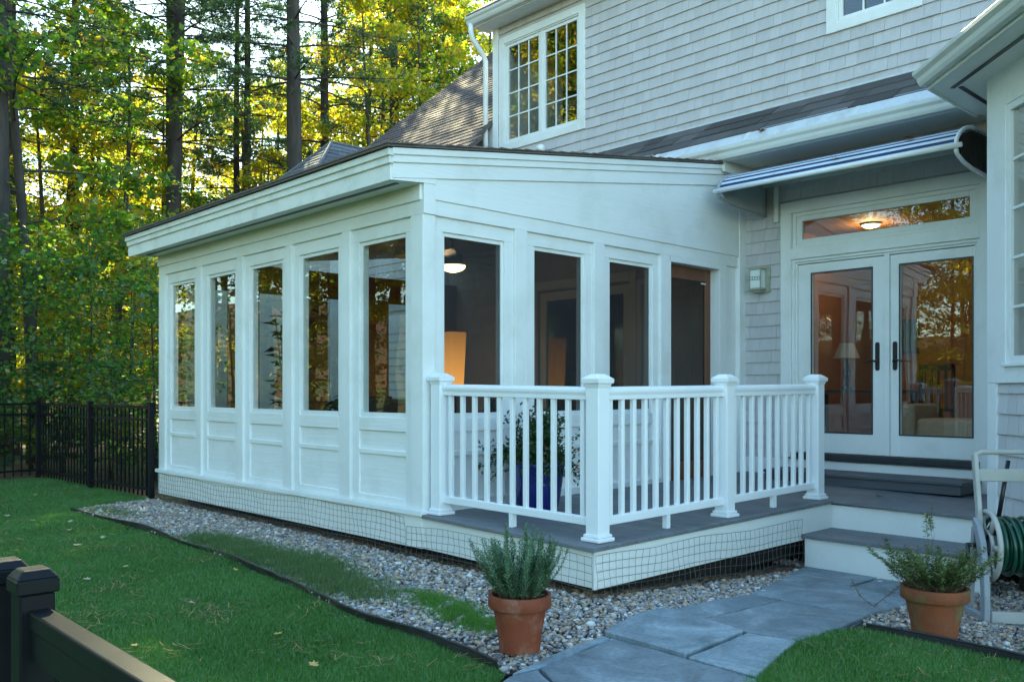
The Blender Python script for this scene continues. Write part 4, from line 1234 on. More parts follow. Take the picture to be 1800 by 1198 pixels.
# ================================================================== PLANTERS
def tapered_pot(name, label, cat, x, y, z, r, h, mat, group=None):
    t = thing(name, label, cat, (x, y, z), group)
    m = MB()
    m.lathe([(r * .64, 0), (r * .70, h * .3), (r * .84, h * .72), (r * .86, h * .76), (r * .98, h * .765), (r, h * .78), (r, h * .985), (r * .985, h), (r * .90, h), (r * .88, h * .95), (r * .85, h * .86)], (x, y, z), 40, cap1=False)
    p = m.build('pot', mat, t, smooth=True)
    p.modifiers.new('e', 'EDGE_SPLIT').split_angle = R(50)
    m = MB(); m.lathe([(r * .86, h * .88), (r * .4, h * .91), (.001, h * .92)], (x, y, z), 24, cap0=False, cap1=False)
    m.build('soil', M['soil'], t)
    return t
def stems_mesh(name, mat, parent, stems, leaf_fn, rng):
    pass
M['rosemary'] = leafmat('rosemary_leaf', [(0.0, (0.07, 0.15, 0.07)), (0.5, (0.12, 0.24, 0.115)), (1.0, (0.20, 0.33, 0.17))], 0.35, tmul=(1, 1, .8))
M['herb'] = leafmat('herb_leaf', [(0.0, (0.05, 0.10, 0.025)), (0.5, (0.10, 0.17, 0.045)), (0.85, (0.16, 0.22, 0.06)), (1.0, (0.20, 0.19, 0.06))], 0.35)
M['drystem'] = surf('dry_stem', (0.13, 0.085, 0.05), 0.9, 0.3, 30)
M['bush'] = leafmat('bush_leaf', [(0.0, (0.018, 0.06, 0.016)), (0.6, (0.035, 0.10, 0.025)), (0.93, (0.06, 0.14, 0.035)), (0.97, (0.22, 0.08, 0.04)), (1.0, (0.3, 0.1, 0.06))], 0.3)
def quads_leaves(P, D, N_, L_, Wd, curl=0.15):
    """leaf quads: base P, direction D, side vector from N_, length L_, width Wd -> V,F"""
    n = len(P)
    D = D / (np.linalg.norm(D, axis=1, keepdims=True) + 1e-9)
    S = np.cross(D, N_); S /= (np.linalg.norm(S, axis=1, keepdims=True) + 1e-9)
    U = np.cross(S, D)
    L_ = np.asarray(L_).reshape(-1, 1); Wd = np.asarray(Wd).reshape(-1, 1)
    a = P; b = P + D * L_ * .45 + S * Wd * .5 + U * L_ * curl * .5; c = P + D * L_ - U * L_ * curl; d = P + D * L_ * .45 - S * Wd * .5 + U * L_ * curl * .5
    V = np.stack([a, b, c, d], 1).reshape(-1, 3)
    F_ = np.arange(4 * n).reshape(n, 4)
    return V, F_
def rnd_unit(rng, n):
    v = rng.normal(size=(n, 3)); return v / np.linalg.norm(v, axis=1, keepdims=True)

# rosemary
pot1 = tapered_pot('rosemary_pot', 'terracotta pot of bushy rosemary on gravel beside the lawn edging', 'potted plant', 3.10, 3.23, 0.015, .160, .285, M['terracotta'])
rng = np.random.default_rng(3)
m = MB(); PP, DD, NN, LL, WW = [], [], [], [], []
for i in range(190):
    a = rng.uniform(0, 2 * math.pi); rad = .13 * math.sqrt(rng.uniform()); 
    b0 = np.array([3.10 + rad * math.cos(a) * .7, 3.23 + rad * math.sin(a) * .7, .015 + .26])
    lean = rng.uniform(.15, .85) * (rad / .13 + .15)
    h = rng.uniform(.16, .37) * (1.12 - .34 * rad / .13)
    pts = []
    for k in range(7):
        f = k / 6
        pts.append(b0 + np.array([math.cos(a) * lean * h * f * (1 - .25 * f), math.sin(a) * lean * h * f * (1 - .25 * f), h * f]) + rng.normal(size=3) * .004)
    m.tube(pts, [.0022 * (1 - .12 * k) for k in range(7)], 3, cap=False)
    nl = int(h / .0034)
    for j in range(nl):
        f = .12 + .88 * j / nl
        s = f * 6; k = min(5, int(s)); q = pts[k] + (pts[k + 1] - pts[k]) * (s - k)
        ang = j * 2.4 + rng.uniform(-.3, .3)
        dax = pts[k + 1] - pts[k]; dax = dax / np.linalg.norm(dax)
        dd = np.array([math.cos(ang), math.sin(ang), 0]) * .8 + dax * rng.uniform(.4, 1.0)
        PP.append(q); DD.append(dd); NN.append(dax); LL.append(rng.uniform(.020, .034) * (1.15 - .45 * f)); WW.append(.0072)
V, F_ = quads_leaves(np.array(PP), np.array(DD), np.array(NN), LL, WW, .05)
m.build('stems', M['drystem'], pot1)
tag(np_mesh('rosemary_leaves', V, F_, M['rosemary'], pot1), kind='stuff')
# scraggly herb
HX, HY_ = 5.07, 1.965; HZ = gz(5.07) + .012
pot2 = tapered_pot('herb_pot', 'mossy terracotta pot of scraggly herbs on gravel near the hose reel', 'potted plant', HX, HY_, HZ, .178, .285, M['terracotta_m'])
m = MB(); PP, DD, NN, LL, WW = [], [], [], [], []
for i in range(170):
    a = rng.uniform(0, 2 * math.pi); rad = .15 * math.sqrt(rng.uniform())
    b0 = np.array([HX + rad * math.cos(a) * .8, HY_ + rad * math.sin(a) * .8, HZ + .255])
    lean = rng.uniform(.2, 1.0) * (rad / .15 + .2); h = rng.uniform(.10, .27)
    if i in (3, 9, 27): h, lean = rng.uniform(.40, .50), .12
    pts = []
    wv = rng.uniform(0, 6)
    for k in range(7):
        f = k / 6
        pts.append(b0 + np.array([math.cos(a + .5 * f * math.sin(wv)) * lean * h * f, math.sin(a + .5 * f * math.sin(wv)) * lean * h * f, h * f * (1 - .1 * f)]) + rng.normal(size=3) * .006)
    m.tube(pts, [.0022 * (1 - .12 * k) for k in range(7)], 3, cap=False)
    nl = int(h / .006)
    for j in range(nl):
        f = (.3 if i not in (3, 9, 27) else .75) + .7 * j / nl
        if f > 1: break
        s = f * 6; k = min(5, int(s)); q = pts[k] + (pts[k + 1] - pts[k]) * (s - k)
        ang = j * 2.1 + rng.uniform(-.5, .5)
        dd = np.array([math.cos(ang), math.sin(ang), rng.uniform(0, .9)])
        PP.append(q); DD.append(dd); NN.append(np.array([0, 0, 1.]) + rng.normal(size=3) * .3); LL.append(rng.uniform(.016, .032)); WW.append(rng.uniform(.008, .014))
# long trailing sprig at the left
tr_ = [np.array([HX - .05, HY_ + .16, HZ + .28]), np.array([HX - .06, HY_ + .24, HZ + .2]), np.array([HX - .03, HY_ + .33, HZ + .12]), np.array([HX + .02, HY_ + .44, HZ + .16]), np.array([HX + .05, HY_ + .50, HZ + .24])]
m.tube(tr_, .0022, 4)
for j in range(46):
    s = 4 * j / 46; k = int(s); q = tr_[k] + (tr_[k + 1] - tr_[k]) * (s - k)
    PP.append(q); DD.append(rng.normal(size=3)); NN.append(np.array([0, 0, 1.])); LL.append(.022); WW.append(.006)
V, F_ = quads_leaves(np.array(PP), np.array(DD), np.array(NN), LL, WW, .1)
m.build('stems', M['drystem'], pot2)
tag(np_mesh('herb_leaves', V, F_, M['herb'], pot2), kind='stuff')
m = MB()
for i in range(60):
    a = rng.uniform(0, 6.28); rr_ = rng.uniform(0, .14); q = np.array([HX + rr_ * math.cos(a), HY_ + rr_ * math.sin(a), HZ + .262]); e = q + np.array([rng.normal() * .03, rng.normal() * .03, rng.uniform(0, .05)])
    m.tube([q, e], .0014, 3, cap=False)
tag(m.build('dry_mulch', M['drystem'], pot2), kind='stuff')
# cobalt planter on the deck
BX, BY = 5.15, 5.15; BZ = dz(BX, BY)
bp_ = thing('cobalt_planter', 'cobalt blue glazed planter with trailing green bush on the deck behind the railing', 'potted plant', (BX, BY, BZ))
m = MB(); m.lathe([(.15, 0), (.17, .02), (.20, .20), (.215, .34), (.235, .36), (.235, .385), (.21, .385), (.20, .34)], (BX, BY, BZ), 36, cap1=False); m.build('pot', M['bluepot'], bp_, smooth=True)
m = MB(); m.lathe([(.205, .345), (.001, .36)], (BX, BY, BZ), 20, cap0=False, cap1=False); m.build('soil', M['soil'], bp_)
m = MB(); PP, DD = [], []
for i in range(150):
    a = rng.uniform(0, 2 * math.pi); L_ = rng.uniform(.26, .56); el = rng.uniform(.15, 1.45)
    b0 = np.array([BX, BY, BZ + .36]); pts = []
    droop = rng.uniform(.1, .55) if el < .9 else .08
    for k in range(6):
        f = k / 5; pts.append(b0 + np.array([math.cos(a) * math.cos(el) * L_ * f * .95, math.sin(a) * math.cos(el) * L_ * f * .95, math.sin(el) * L_ * f * .95 - droop * (f ** 2) * .5]))
    m.tube(pts, .0025, 3, cap=False)
    for j in range(46):
        f = rng.uniform(.25, 1) * 5; k = min(4, int(f)); q = pts[k] + (pts[k + 1] - pts[k]) * (f - k) + rng.normal(size=3) * .018
        PP.append(q); DD.append(rng.normal(size=3))
PP = np.array(PP); DD = np.array(DD); n = len(PP)
V, F_ = quads_leaves(PP, DD, np.array([[0, 0, 1.]]) + rng.normal(size=(n, 3)) * .6, rng.uniform(.026, .048, n), rng.uniform(.017, .028, n), .12)
m.build('stems', M['twig'], bp_)
tag(np_mesh('bush_leaves', V, F_, M['bush'], bp_), kind='stuff')

# ================================================================== LAWN EDGING
def edging(label, pts, h=.034):
    t = thing('lawn_edging', label, 'edging', (pts[0][0], pts[0][1], 0), 'black lawn edging strips')
    rr_ = random.Random(3)
    fine = []
    for (x0, y0), (x1, y1) in zip(pts, pts[1:]):
        n = max(2, int(math.hypot(x1 - x0, y1 - y0) / .12))
        for i in range(n): fine.append((x0 + (x1 - x0) * i / n + rr_.uniform(-.008, .008), y0 + (y1 - y0) * i / n + rr_.uniform(-.008, .008)))
    fine.append(pts[-1])
    vs, fs = [], []
    for i, (x, y) in enumerate(fine):
        g = gz(x); tl = .012 * math.sin(i * .5)
        hh = h + .012 * math.sin(i * .33) + rr_.uniform(-.004, .004)
        vs += [(x - .003, y, g - .05), (x + .003, y, g - .05), (x + .003 + tl, y, g + hh), (x - .003 + tl, y, g + hh)]
    for i in range(len(fine) - 1):
        b = i * 4
        for k in range(4):
            fs.append((b + k, b + (k + 1) % 4, b + 4 + (k + 1) % 4, b + 4 + k))
    fs += [(0, 1, 2, 3), tuple(len(vs) - 4 + k for k in (3, 2, 1, 0))]
    m = MB(); m._a(vs, fs); m.build('strip', M['blackplastic'], t)
    m = MB(); m.tube([(x + .012 * math.sin(i * .5), y, gz(x) + h + .012 * math.sin(i * .33)) for i, (x, y) in enumerate(fine)], .007, 6); m.build('rolled_top', M['blackplastic'], t)
edging('long black plastic edging strip between lawn and gravel bed under the sunroom', [(2.85, 3.12), (2.91, 4.35), (3.03, 5.3), (3.13, 6.36), (3.20, 7.5), (3.23, 8.56), (3.20, 9.6), (3.165, 10.45)])
edging('short black edging strip in front of the mossy herb pot', [(4.92, 2.28), (4.885, 1.85), (4.84, 1.45), (4.80, 0.9)], .048)

# ================================================================== FENCES
def fence_run(t, p, q, z_top, n, end_post=True):
    p, q = Vector((*p, 0)), Vector((*q, 0))
    d = (q - p).normalized(); L_ = (q - p).length
    for z, h in ((z_top - .03, .036), (z_top - .185, .032), (.115, .032)):
        MB().beam(p + d * .03 + Vector((0, 0, z)), q - d * .03 + Vector((0, 0, z)), .03, h).build('rail', M['black'], t)
    k = int(L_ / .118)
    for i in range(1, k):
        c = p + d * (L_ * i / k)
        MB().beam(c + Vector((0, 0, .03)), c + Vector((0, 0, z_top - .05)), .018, .018, up=d).build('picket', M['black'], t)
def fpost(t, x, y, h, w=.064):
    m = MB(); m.box(x - w / 2, x + w / 2, y - w / 2, y + w / 2, -.08, h); p = m.build('post', M['black'], t, bevel=0.003)
    m = MB(); a = w / 2 + .005
    m.box(x - a, x + a, y - a, y + a, h, h + .022)
    m.hexa([(x + i * a, y + j * a, h + .022) for j in (-1, 1) for i in (-1, 1)] + [(x + i * a * .62, y + j * a * .62, h + .036) for j in (-1, 1) for i in (-1, 1)])
    m.build('post_cap', M['black'], p, bevel=0.002)
bf = thing('yard_fence', 'black metal picket fence running from the sunroom to the trees', 'fence', (4.1, 12.7, 0))
fpost(bf, 4.22, 10.90, 1.15); fpost(bf, 4.10, 12.72, 1.15); fpost(bf, 4.03, 14.85, 1.15)
fence_run(bf, (4.22, 10.90), (4.10, 12.72), 1.15, 0); fence_run(bf, (4.10, 12.72), (4.03, 14.85), 1.15, 0)
for i, (a, b) in enumerate((((4.03, 14.85), (1.9, 14.55)), ((1.9, 14.55), (-.2, 14.25)))):
    fence_run(bf, a, b, 1.15, 0); fpost(bf, b[0], b[1], 1.15)
nf = thing('near_fence', 'black metal fence rail and capped posts close above the lawn', 'fence', (.4, .9, 0))
fpost(nf, .40, 1.50, 1.012, .050); fpost(nf, .388, 1.61, 1.012, .050)
MB().box(.386, .418, -1.2, 1.474, .960, .988).build('rail', M['black'], nf, bevel=0.003, seg=2)
MB().box(.389, .415, -1.2, 1.474, .915, .959).build('rail', M['black'], nf)
MB().box(.386, .418, -1.2, 1.474, .10, .13).build('rail', M['black'], nf)
for i in range(20):
    y = 1.38 - i * .118
    MB().box(.394, .410, y - .008, y + .008, .05, .915).build('picket', M['black'], nf)

# ================================================================== HOSE REEL
hrx, hry = 6.13, 1.83
hrz = gz(hrx) + .01
rzrot = math.atan2(-math.cos(AZ), math.sin(AZ)) - R(9)
reel = thing('hose_reel', 'pale plastic hose reel cart wound with green hose beside the house', 'hose reel', (hrx, hry, hrz), rz=rzrot)
M['reelplastic'] = surf('reel_plastic', (0.38, 0.375, 0.35), 0.5, 0.06, 6, dirt=(0.3, 0.28, 0.23), dscale=4, damount=0.5)
M['reelgrey'] = surf('reel_grey', (0.26, 0.28, 0.31), 0.5, 0.08, 6)
M['hose'] = surf('green_hose', (0.012, 0.06, 0.035), 0.3, 0.2, 20)
def lb(name, mat, fn, smooth=False, bevel=0.004):
    m = MB(); fn(m); return m.build(name, mat, reel, smooth=smooth, bevel=bevel, world=False)
for s in (-1, 1):
    x = s * .27
    def side(m, x=x):
        # curved upright from foot to axle, rear strut, foot bar
        pts = [(-.15, 0), (-.085, 0), (-.075, .22), (-.04, .40), (.02, .54), (.07, .60), (.05, .64), (-.02, .60), (-.085, .50), (-.13, .34), (-.15, .18)]
        m.prism([(x - .018, a, b) for a, b in pts], (.036, 0, 0))
        m.prism([(x - .02, a, b) for a, b in ((-.085, .0), (.22, .0), (.22, .04), (-.085, .05))], (.04, 0, 0))
        m.prism([(x - .018, a, b) for a, b in ((.15, .04), (.20, .04), (.075, .58), (.03, .56))], (.036, 0, 0))
    lb('side_frame', M['reelgrey'] if s < 0 else M['reelplastic'], side)
    def wheel(m, x=x, s=s):
        xx = x - s * .055
        m.tube([(xx, .21 * math.cos(t), .47 + .21 * math.sin(t)) for t in [i * math.pi / 16 for i in range(32)]], .017, 8, closed=True)
        m.tube([(xx, .085 * math.cos(t), .47 + .085 * math.sin(t)) for t in [i * math.pi / 10 for i in range(20)]], .014, 6, closed=True)
        for i in range(6):
            t = i * math.pi / 3
            m.beam((xx, .07 * math.cos(t), .47 + .07 * math.sin(t)), (xx, .21 * math.cos(t), .47 + .21 * math.sin(t)), .035, .014, up=(1, 0, 0))
    lb('reel_wheel', M['reelplastic'], wheel, True, 0)
def hosef(m):
    rr_ = random.Random(2)
    for layer in range(3):
        R0 = .12 + layer * .026; pts = []
        turns = 9
        for i in range(turns * 24):
            t = i / 24 * 2 * math.pi; f = i / (turns * 24)
            fx = -.19 + .38 * (f if layer % 2 == 0 else 1 - f)
            rr2 = R0 + .008 * math.sin(i * .13 + layer)
            pts.append((fx + .008 * math.sin(i * .21), rr2 * math.cos(t), .47 + rr2 * math.sin(t)))
        m.tube(pts, .0125, 7)
    m.tube([(.10, -.18, .46), (.05, -.20, .30), (.02, -.22, .15), (.05, -.2, .02), (.15, -.12, .015)], .0125, 7)
lb('hose', M['hose'], hosef, True, 0)
lb('drum', M['reelgrey'], lambda m: m.tube([(-.2, 0, .47), (.2, 0, .47)], .06, 14), True, 0)
def handle(m):
    for s in (-1, 1):
        m.prism([(s * .245 - .014, a, b) for a, b in ((.02, .56), (.075, .56), (.17, 1.02), (.12, 1.04))], (.028, 0, 0))
    m.tube([(-.245, .145, 1.02), (-.2, .155, 1.045), (.2, .155, 1.045), (.245, .145, 1.02)], .018, 8)
    m.box(-.25, .25, .10, .13, .86, .94)
lb('handle', M['reelplastic'], handle)
lb('base_bar', M['reelplastic'], lambda m: m.box(-.245, .245, -.14, -.10, .01, .085), False, .006)
lb('crank', M['blackhandle'], lambda m: (m.tube([(-.27, 0, .47), (-.34, 0, .47)], .014, 8), m.tube([(-.335, 0, .48), (-.345, -.04, .36)], .014, 8), m.tube([(-.335, -.04, .36), (-.40, -.04, .35)], .008, 8)), True, 0)
lb('black_brace', M['blackhandle'], lambda m: m.tube([(-.03, .18, .99), (-.10, .18, .55)], .014, 8), True, 0)

# ================================================================== INSIDE THE SUNROOM
fan = thing('ceiling_fan', 'ceiling fan with lit bowl lamp inside the sunroom', 'ceiling fan', (6.68, 8.1, 2.72))
M['fanmetal'] = surf('fan_bronze', (0.05, 0.04, 0.035), 0.4, 0.1, 10)
M['fanblade'] = surf('fan_blade', (0.36, 0.27, 0.20), 0.5, 0.1, 8)
M['bulb'] = emit('fan_bowl_lit', (1.0, 0.72, 0.40), 2.0)
fx, fy = 6.68, 8.1
m = MB(); m.tube([(fx, fy, 3.17), (fx, fy, 2.93)], .014, 8); m.lathe([(.05, 3.15), (.06, 3.12), (.02, 3.08)], (fx, fy, 0), 16)
m.build('down_rod', M['fanmetal'], fan)
m = MB(); m.lathe([(.03, 2.95), (.10, 2.93), (.13, 2.88), (.12, 2.83), (.15, 2.80)], (fx, fy, 0), 24); m.build('motor', M['fanmetal'], fan, smooth=True)
m = MB(); m.lathe([(.15, 2.798), (.145, 2.77), (.11, 2.74), (.05, 2.722), (.002, 2.718)], (fx, fy, 0), 24, cap1=False); m.build('lamp_bowl', M['bulb'], fan, smooth=True)
for i in range(5):
    a = i * 2 * math.pi / 5 + .15
    c, s = math.cos(a), math.sin(a)
    pts = []
    for r_, w in ((.12, .03), (.22, .06), (.40, .075), (.62, .07), (.68, .04)):
        pts.append((r_, w))
    poly = [(r_, w) for r_, w in pts] + [(r_, -w) for r_, w in reversed(pts)]
    m = MB(); m.prism([(fx + r_ * c - w * s, fy + r_ * s + w * c, 2.88 + w * .25) for r_, w in poly], (0, 0, .008)); m.build('blade', M['fanblade'], fan)
pl = bpy.data.lights.new('fan_lamp_light', 'POINT'); pl.energy = 2.6; pl.color = (1.0, 0.62, 0.34); pl.shadow_soft_size = .06
o = link(bpy.data.objects.new('fan_lamp_light', pl)); put(o, fan); o.location = (fx, fy, 2.70)

lamp = thing('floor_lamp', 'lit tall paper lantern floor lamp in the sunroom corner', 'floor lamp', (7.92, 9.6, .345))
M['paper'] = emit('lit_paper_shade', (1.0, 0.42, 0.09), 0.35)
n_ = M['paper'].node_tree; b_ = n_.nodes['Principled BSDF']
wv = n_.nodes.new('ShaderNodeTexWave'); wv.bands_direction = 'Z'; wv.inputs['Scale'].default_value = 14; wv.inputs['Distortion'].default_value = .6
tc_ = n_.nodes.new('ShaderNodeTexCoord'); n_.links.new(tc_.outputs['Object'], wv.inputs['Vector'])
rr_ = ramp(n_, [(0, (0.75, 0.25, 0.04)), (1, (1.0, 0.46, 0.10))]); n_.links.new(wv.outputs['Fac'], rr_.inputs[0]); n_.links.new(rr_.outputs[0], b_.inputs['Emission Color'])
sx = n_.nodes.new('ShaderNodeSeparateXYZ'); n_.links.new(tc_.outputs['Object'], sx.inputs[0])
mz = n_.nodes.new('ShaderNodeMapRange'); mz.inputs[1].default_value = 1.45; mz.inputs[2].default_value = 2.15; mz.inputs[3].default_value = 0.55; mz.inputs[4].default_value = 0.14
n_.links.new(sx.outputs['Z'], mz.inputs[0]); n_.links.new(mz.outputs[0], b_.inputs['Emission Strength'])
m = MB()
for (x0, x1, y0, y1) in ((7.78, 8.05, 9.46, 9.74),):
    m.hexa([(x0 + .03, y0 + .03, 1.25), (x1 - .03, y0 + .03, 1.25), (x0 + .03, y1 - .03, 1.25), (x1 - .03, y1 - .03, 1.25), (x0, y0, 2.14), (x1, y0, 2.14), (x0, y1, 2.14), (x1, y1, 2.14)])
m.build('shade', M['paper'], lamp, bevel=.01)
m = MB(); m.tube([(7.91, 9.6, .36), (7.91, 9.6, 1.26)], .015, 8); m.lathe([(.15, .346), (.15, .365), (.02, .375)], (7.91, 9.6, 0), 20); m.build('stand', M['fanmetal'], lamp)
def armchair(label, x, y, rz, cm):
    t = thing('wicker_chair', label, 'chair', (x, y, .346), 'wicker seats in the sunroom', rz)
    def q(nm, mat, *b, bev=.02):
        m = MB(); m.box(*b); return m.build(nm, mat, t, bevel=bev, world=False, seg=2)
    q('seat', M['wicker'], -.34, .34, -.34, .34, .12, .36)
    m = MB(); m.hexa([(-.34, .26, .36), (.34, .26, .36), (-.34, .34, .36), (.34, .34, .36), (-.36, .36, .90), (.36, .36, .90), (-.36, .43, .90), (.36, .43, .90)]); m.build('backrest', M['wicker'], t, world=False, bevel=.02, seg=2)
    for s in (-1, 1):
        q('armrest', M['wicker'], s * .34 - .05, s * .34 + .05, -.34, .34, .36, .60)
        for s2 in (-1, 1): q('leg', M['wicker'], s * .3 - .025, s * .3 + .025, s2 * .3 - .025, s2 * .3 + .025, 0, .12, bev=0)
    q('cushion', cm, -.28, .28, -.33, .25, .365, .50, bev=.04)
    m = MB(); m.hexa([(-.24, .12, .50), (.24, .12, .50), (-.24, .24, .50), (.24, .24, .50), (-.22, .22, .86), (.22, .22, .86), (-.22, .32, .86), (.22, .32, .86)]); m.build('back_cushion', cm, t, world=False, bevel=.05, seg=3)
    return t
armchair('wicker armchair with patterned cushions behind the window nearest the corner', 5.10, 6.75, R(100), M['floral'])
armchair('wicker armchair with navy cushions behind the screened windows', 5.55, 6.35, R(190), M['navy'])
armchair('wicker armchair with rust cushions facing the floor lamp', 7.0, 9.9, R(0), M['cushion'])
ip = thing('indoor_tree', 'tall leafy potted houseplant inside the sunroom windows', 'houseplant', (5.0, 9.0, .346))
m = MB(); m.lathe([(.13, 0), (.19, .30), (.20, .34), (.18, .34)], (5.0, 9.0, .346), 24); m.build('pot', M['terracotta'], ip, smooth=True)
M['houseleaf'] = leafmat('houseplant_leaf', [(0, (0.012, 0.04, 0.010)), (1, (0.03, 0.085, 0.02))], .25, gloss=.12, rough=.3)
rng = np.random.default_rng(17)
m = MB(); PP, DD = [], []
for i in range(9):
    a = rng.uniform(0, 6.28); h = rng.uniform(.8, 1.75); lean = rng.uniform(.1, .32)
    pts = [np.array([5.0 + math.cos(a) * lean * (k / 6) ** 1.3, 9.0 + math.sin(a) * lean * (k / 6) ** 1.3, .66 + h * k / 6]) for k in range(7)]
    m.tube(pts, [.010 - .001 * k for k in range(7)], 5)
    for j in range(22):
        f = rng.uniform(.25, 1) * 6; k = min(5, int(f)); q = pts[k] + (pts[k + 1] - pts[k]) * (f - k)
        aa = rng.uniform(0, 6.28); PP.append(q); DD.append([math.cos(aa), math.sin(aa), rng.uniform(-.2, .8)])
n = len(PP); V, F_ = quads_leaves(np.array(PP), np.array(DD), np.array([[0, 0, 1.]]) + rng.normal(size=(n, 3)) * .3, rng.uniform(.13, .22, n), rng.uniform(.05, .085, n), .18)
m.build('stems', M['twig'], ip); tag(np_mesh('leaves', V, F_, M['houseleaf'], ip), kind='stuff')
ip2 = thing('indoor_fern', 'low spreading potted houseplant on the sunroom floor', 'houseplant', (5.0, 7.75, .346))
m = MB(); m.lathe([(.13, 0), (.17, .28), (.19, .50), (.17, .50)], (5.0, 7.75, .346), 24); m.build('pot', M['bluepot'], ip2, smooth=True)
PP, DD = [], []
for i in range(420):
    a = rng.uniform(0, 6.28); r_ = .34 * math.sqrt(rng.uniform()); PP.append([5.0 + r_ * math.cos(a), 7.75 + r_ * math.sin(a), .346 + .5 + rng.uniform(0, .5) * (1 - r_ / .5)]); DD.append([math.cos(a), math.sin(a), rng.uniform(-.3, .7)])
n = len(PP); V, F_ = quads_leaves(np.array(PP), np.array(DD), np.array([[0, 0, 1.]]) + rng.normal(size=(n, 3)) * .3, rng.uniform(.08, .15, n), rng.uniform(.035, .06, n), .2)
tag(np_mesh('leaves', V, F_, M['houseleaf'], ip2), kind='stuff')
m = MB(); m.tube([(5.0, 7.75, .8), (5.0, 7.75, 1.15)], .012, 6); m.build('stem', M['twig'], ip2)

# ================================================================== INSIDE THE HOUSE ROOM
M['shade'] = surf('lamp_shade', (0.62, 0.50, 0.38), 0.9, 0.05, 10)
tl = thing('table_lamp', 'cream shaded table lamp behind the left french door', 'table lamp', (10.5, 5.12, 1.33))
m = MB(); m.lathe([(.155, 1.72), (.085, 1.905)], (10.5, 5.12, 0), 28, cap0=False, cap1=False); m.build('shade', M['shade'], tl, smooth=True)
m = MB(); m.lathe([(.06, 1.33), (.07, 1.35), (.025, 1.39), (.045, 1.50), (.05, 1.56), (.02, 1.66), (.012, 1.80)], (10.5, 5.12, 0), 20); m.build('base', M['bronze'], tl, smooth=True)
ct = thing('console_table', 'dark console table under the table lamp', 'table', (10.5, 5.0, .6))
MB().box(10.25, 10.75, 4.35, 5.55, 1.29, 1.33).build('table_top', M['wicker'], ct, bevel=.004)
for a in (10.29, 10.71):
    for b in (4.39, 5.51): MB().box(a - .03, a + .03, b - .03, b + .03, .601, 1.29).build('leg', M['wicker'], ct)
ot = thing('armchair', 'cream upholstered armchair behind the right french door', 'armchair', (10.1, 3.75, .6))
MB().box(9.8, 10.4, 3.35, 4.0, .62, 1.02).build('seat', M['cream'], ot, bevel=.05, seg=3)
MB().box(9.75, 10.45, 4.0, 4.14, .62, 1.18).build('backrest', M['cream'], ot, bevel=.05, seg=3)
for yy in (3.30, ):
    MB().box(9.78, 10.42, yy - .06, yy + .05, .62, 1.12).build('armrest', M['cream'], ot, bevel=.04, seg=3)
dc = thing('dining_chair', 'dark slatted dining chair deep inside the house', 'chair', (11.6, 4.55, .6))
for a in (11.4, 11.8):
    for b in (4.35, 4.75): MB().box(a - .02, a + .02, b - .02, b + .02, .601, 1.06 if a < 11.6 else 1.65).build('leg', M['wicker'], dc)
MB().box(11.37, 11.83, 4.33, 4.77, 1.06, 1.10).build('seat', M['wicker'], dc)
for i in range(4): MB().box(11.79, 11.81, 4.42 + i * .09, 4.45 + i * .09, 1.1, 1.58).build('slat', M['wicker'], dc)
MB().box(11.78, 11.82, 4.33, 4.77, 1.58, 1.66).build('top_rail', M['wicker'], dc)
pc = thing('wall_picture', 'small dark framed picture on the tan wall inside the house', 'picture', (12.97, 5.4, 2.1))
m = MB(); m.box(12.95, 12.998, 5.25, 5.65, 1.85, 2.35); m.build('frame', M['wicker'], pc)
MB().box(12.945, 12.949, 5.30, 5.60, 1.90, 2.30).build('print', M['bush'], pc)
cl = thing('ceiling_light', 'lit flush ceiling lamp glimpsed through the transom window', 'ceiling lamp', (10.9, 5.0, 3.36))
M['ceilglow'] = emit('ceiling_lamp_glow', (1.0, 0.78, 0.5), 2.0)
m = MB(); m.lathe([(.11, 3.419), (.11, 3.395), (.08, 3.37), (.002, 3.36)], (10.9, 5.0, 0), 24, cap1=False); m.build('bowl', M['ceilglow'], cl, smooth=True)
MB().lathe([(.12, 3.4195), (.12, 3.40), (.112, 3.395)], (10.9, 5.0, 0), 24).build('rim', M['bronze'], cl)
pl = bpy.data.lights.new('ceiling_lamp_light', 'POINT'); pl.energy = 5; pl.color = (1.0, 0.66, 0.36); pl.shadow_soft_size = .06
o = link(bpy.data.objects.new('ceiling_lamp_light', pl)); put(o, cl); o.location = (10.9, 5.0, 3.32)

# ================================================================== GRAVEL
def in_poly(px_, py_, poly):
    inside = np.zeros(len(px_), bool)
    n = len(poly)
    for i in range(n):
        x0, y0 = poly[i]; x1, y1 = poly[(i + 1) % n]
        c = ((y0 > py_) != (y1 > py_)) & (px_ < (x1 - x0) * (py_ - y0) / (y1 - y0 + 1e-12) + x0)
        inside ^= c
    return inside
def gzn(x): return -0.0667 * np.clip(x - 4.2, 0, 2.8)
fwd = np.array([math.cos(AZ), math.sin(AZ)]); rgt = np.array([math.sin(AZ), -math.cos(AZ)])
def in_view(x, y, pad=0.06):
    d = x * fwd[0] + y * fwd[1]; r = x * rgt[0] + y * rgt[1]
    return (d > .5) & (np.abs(r / np.maximum(d, .1)) < .578 + pad)
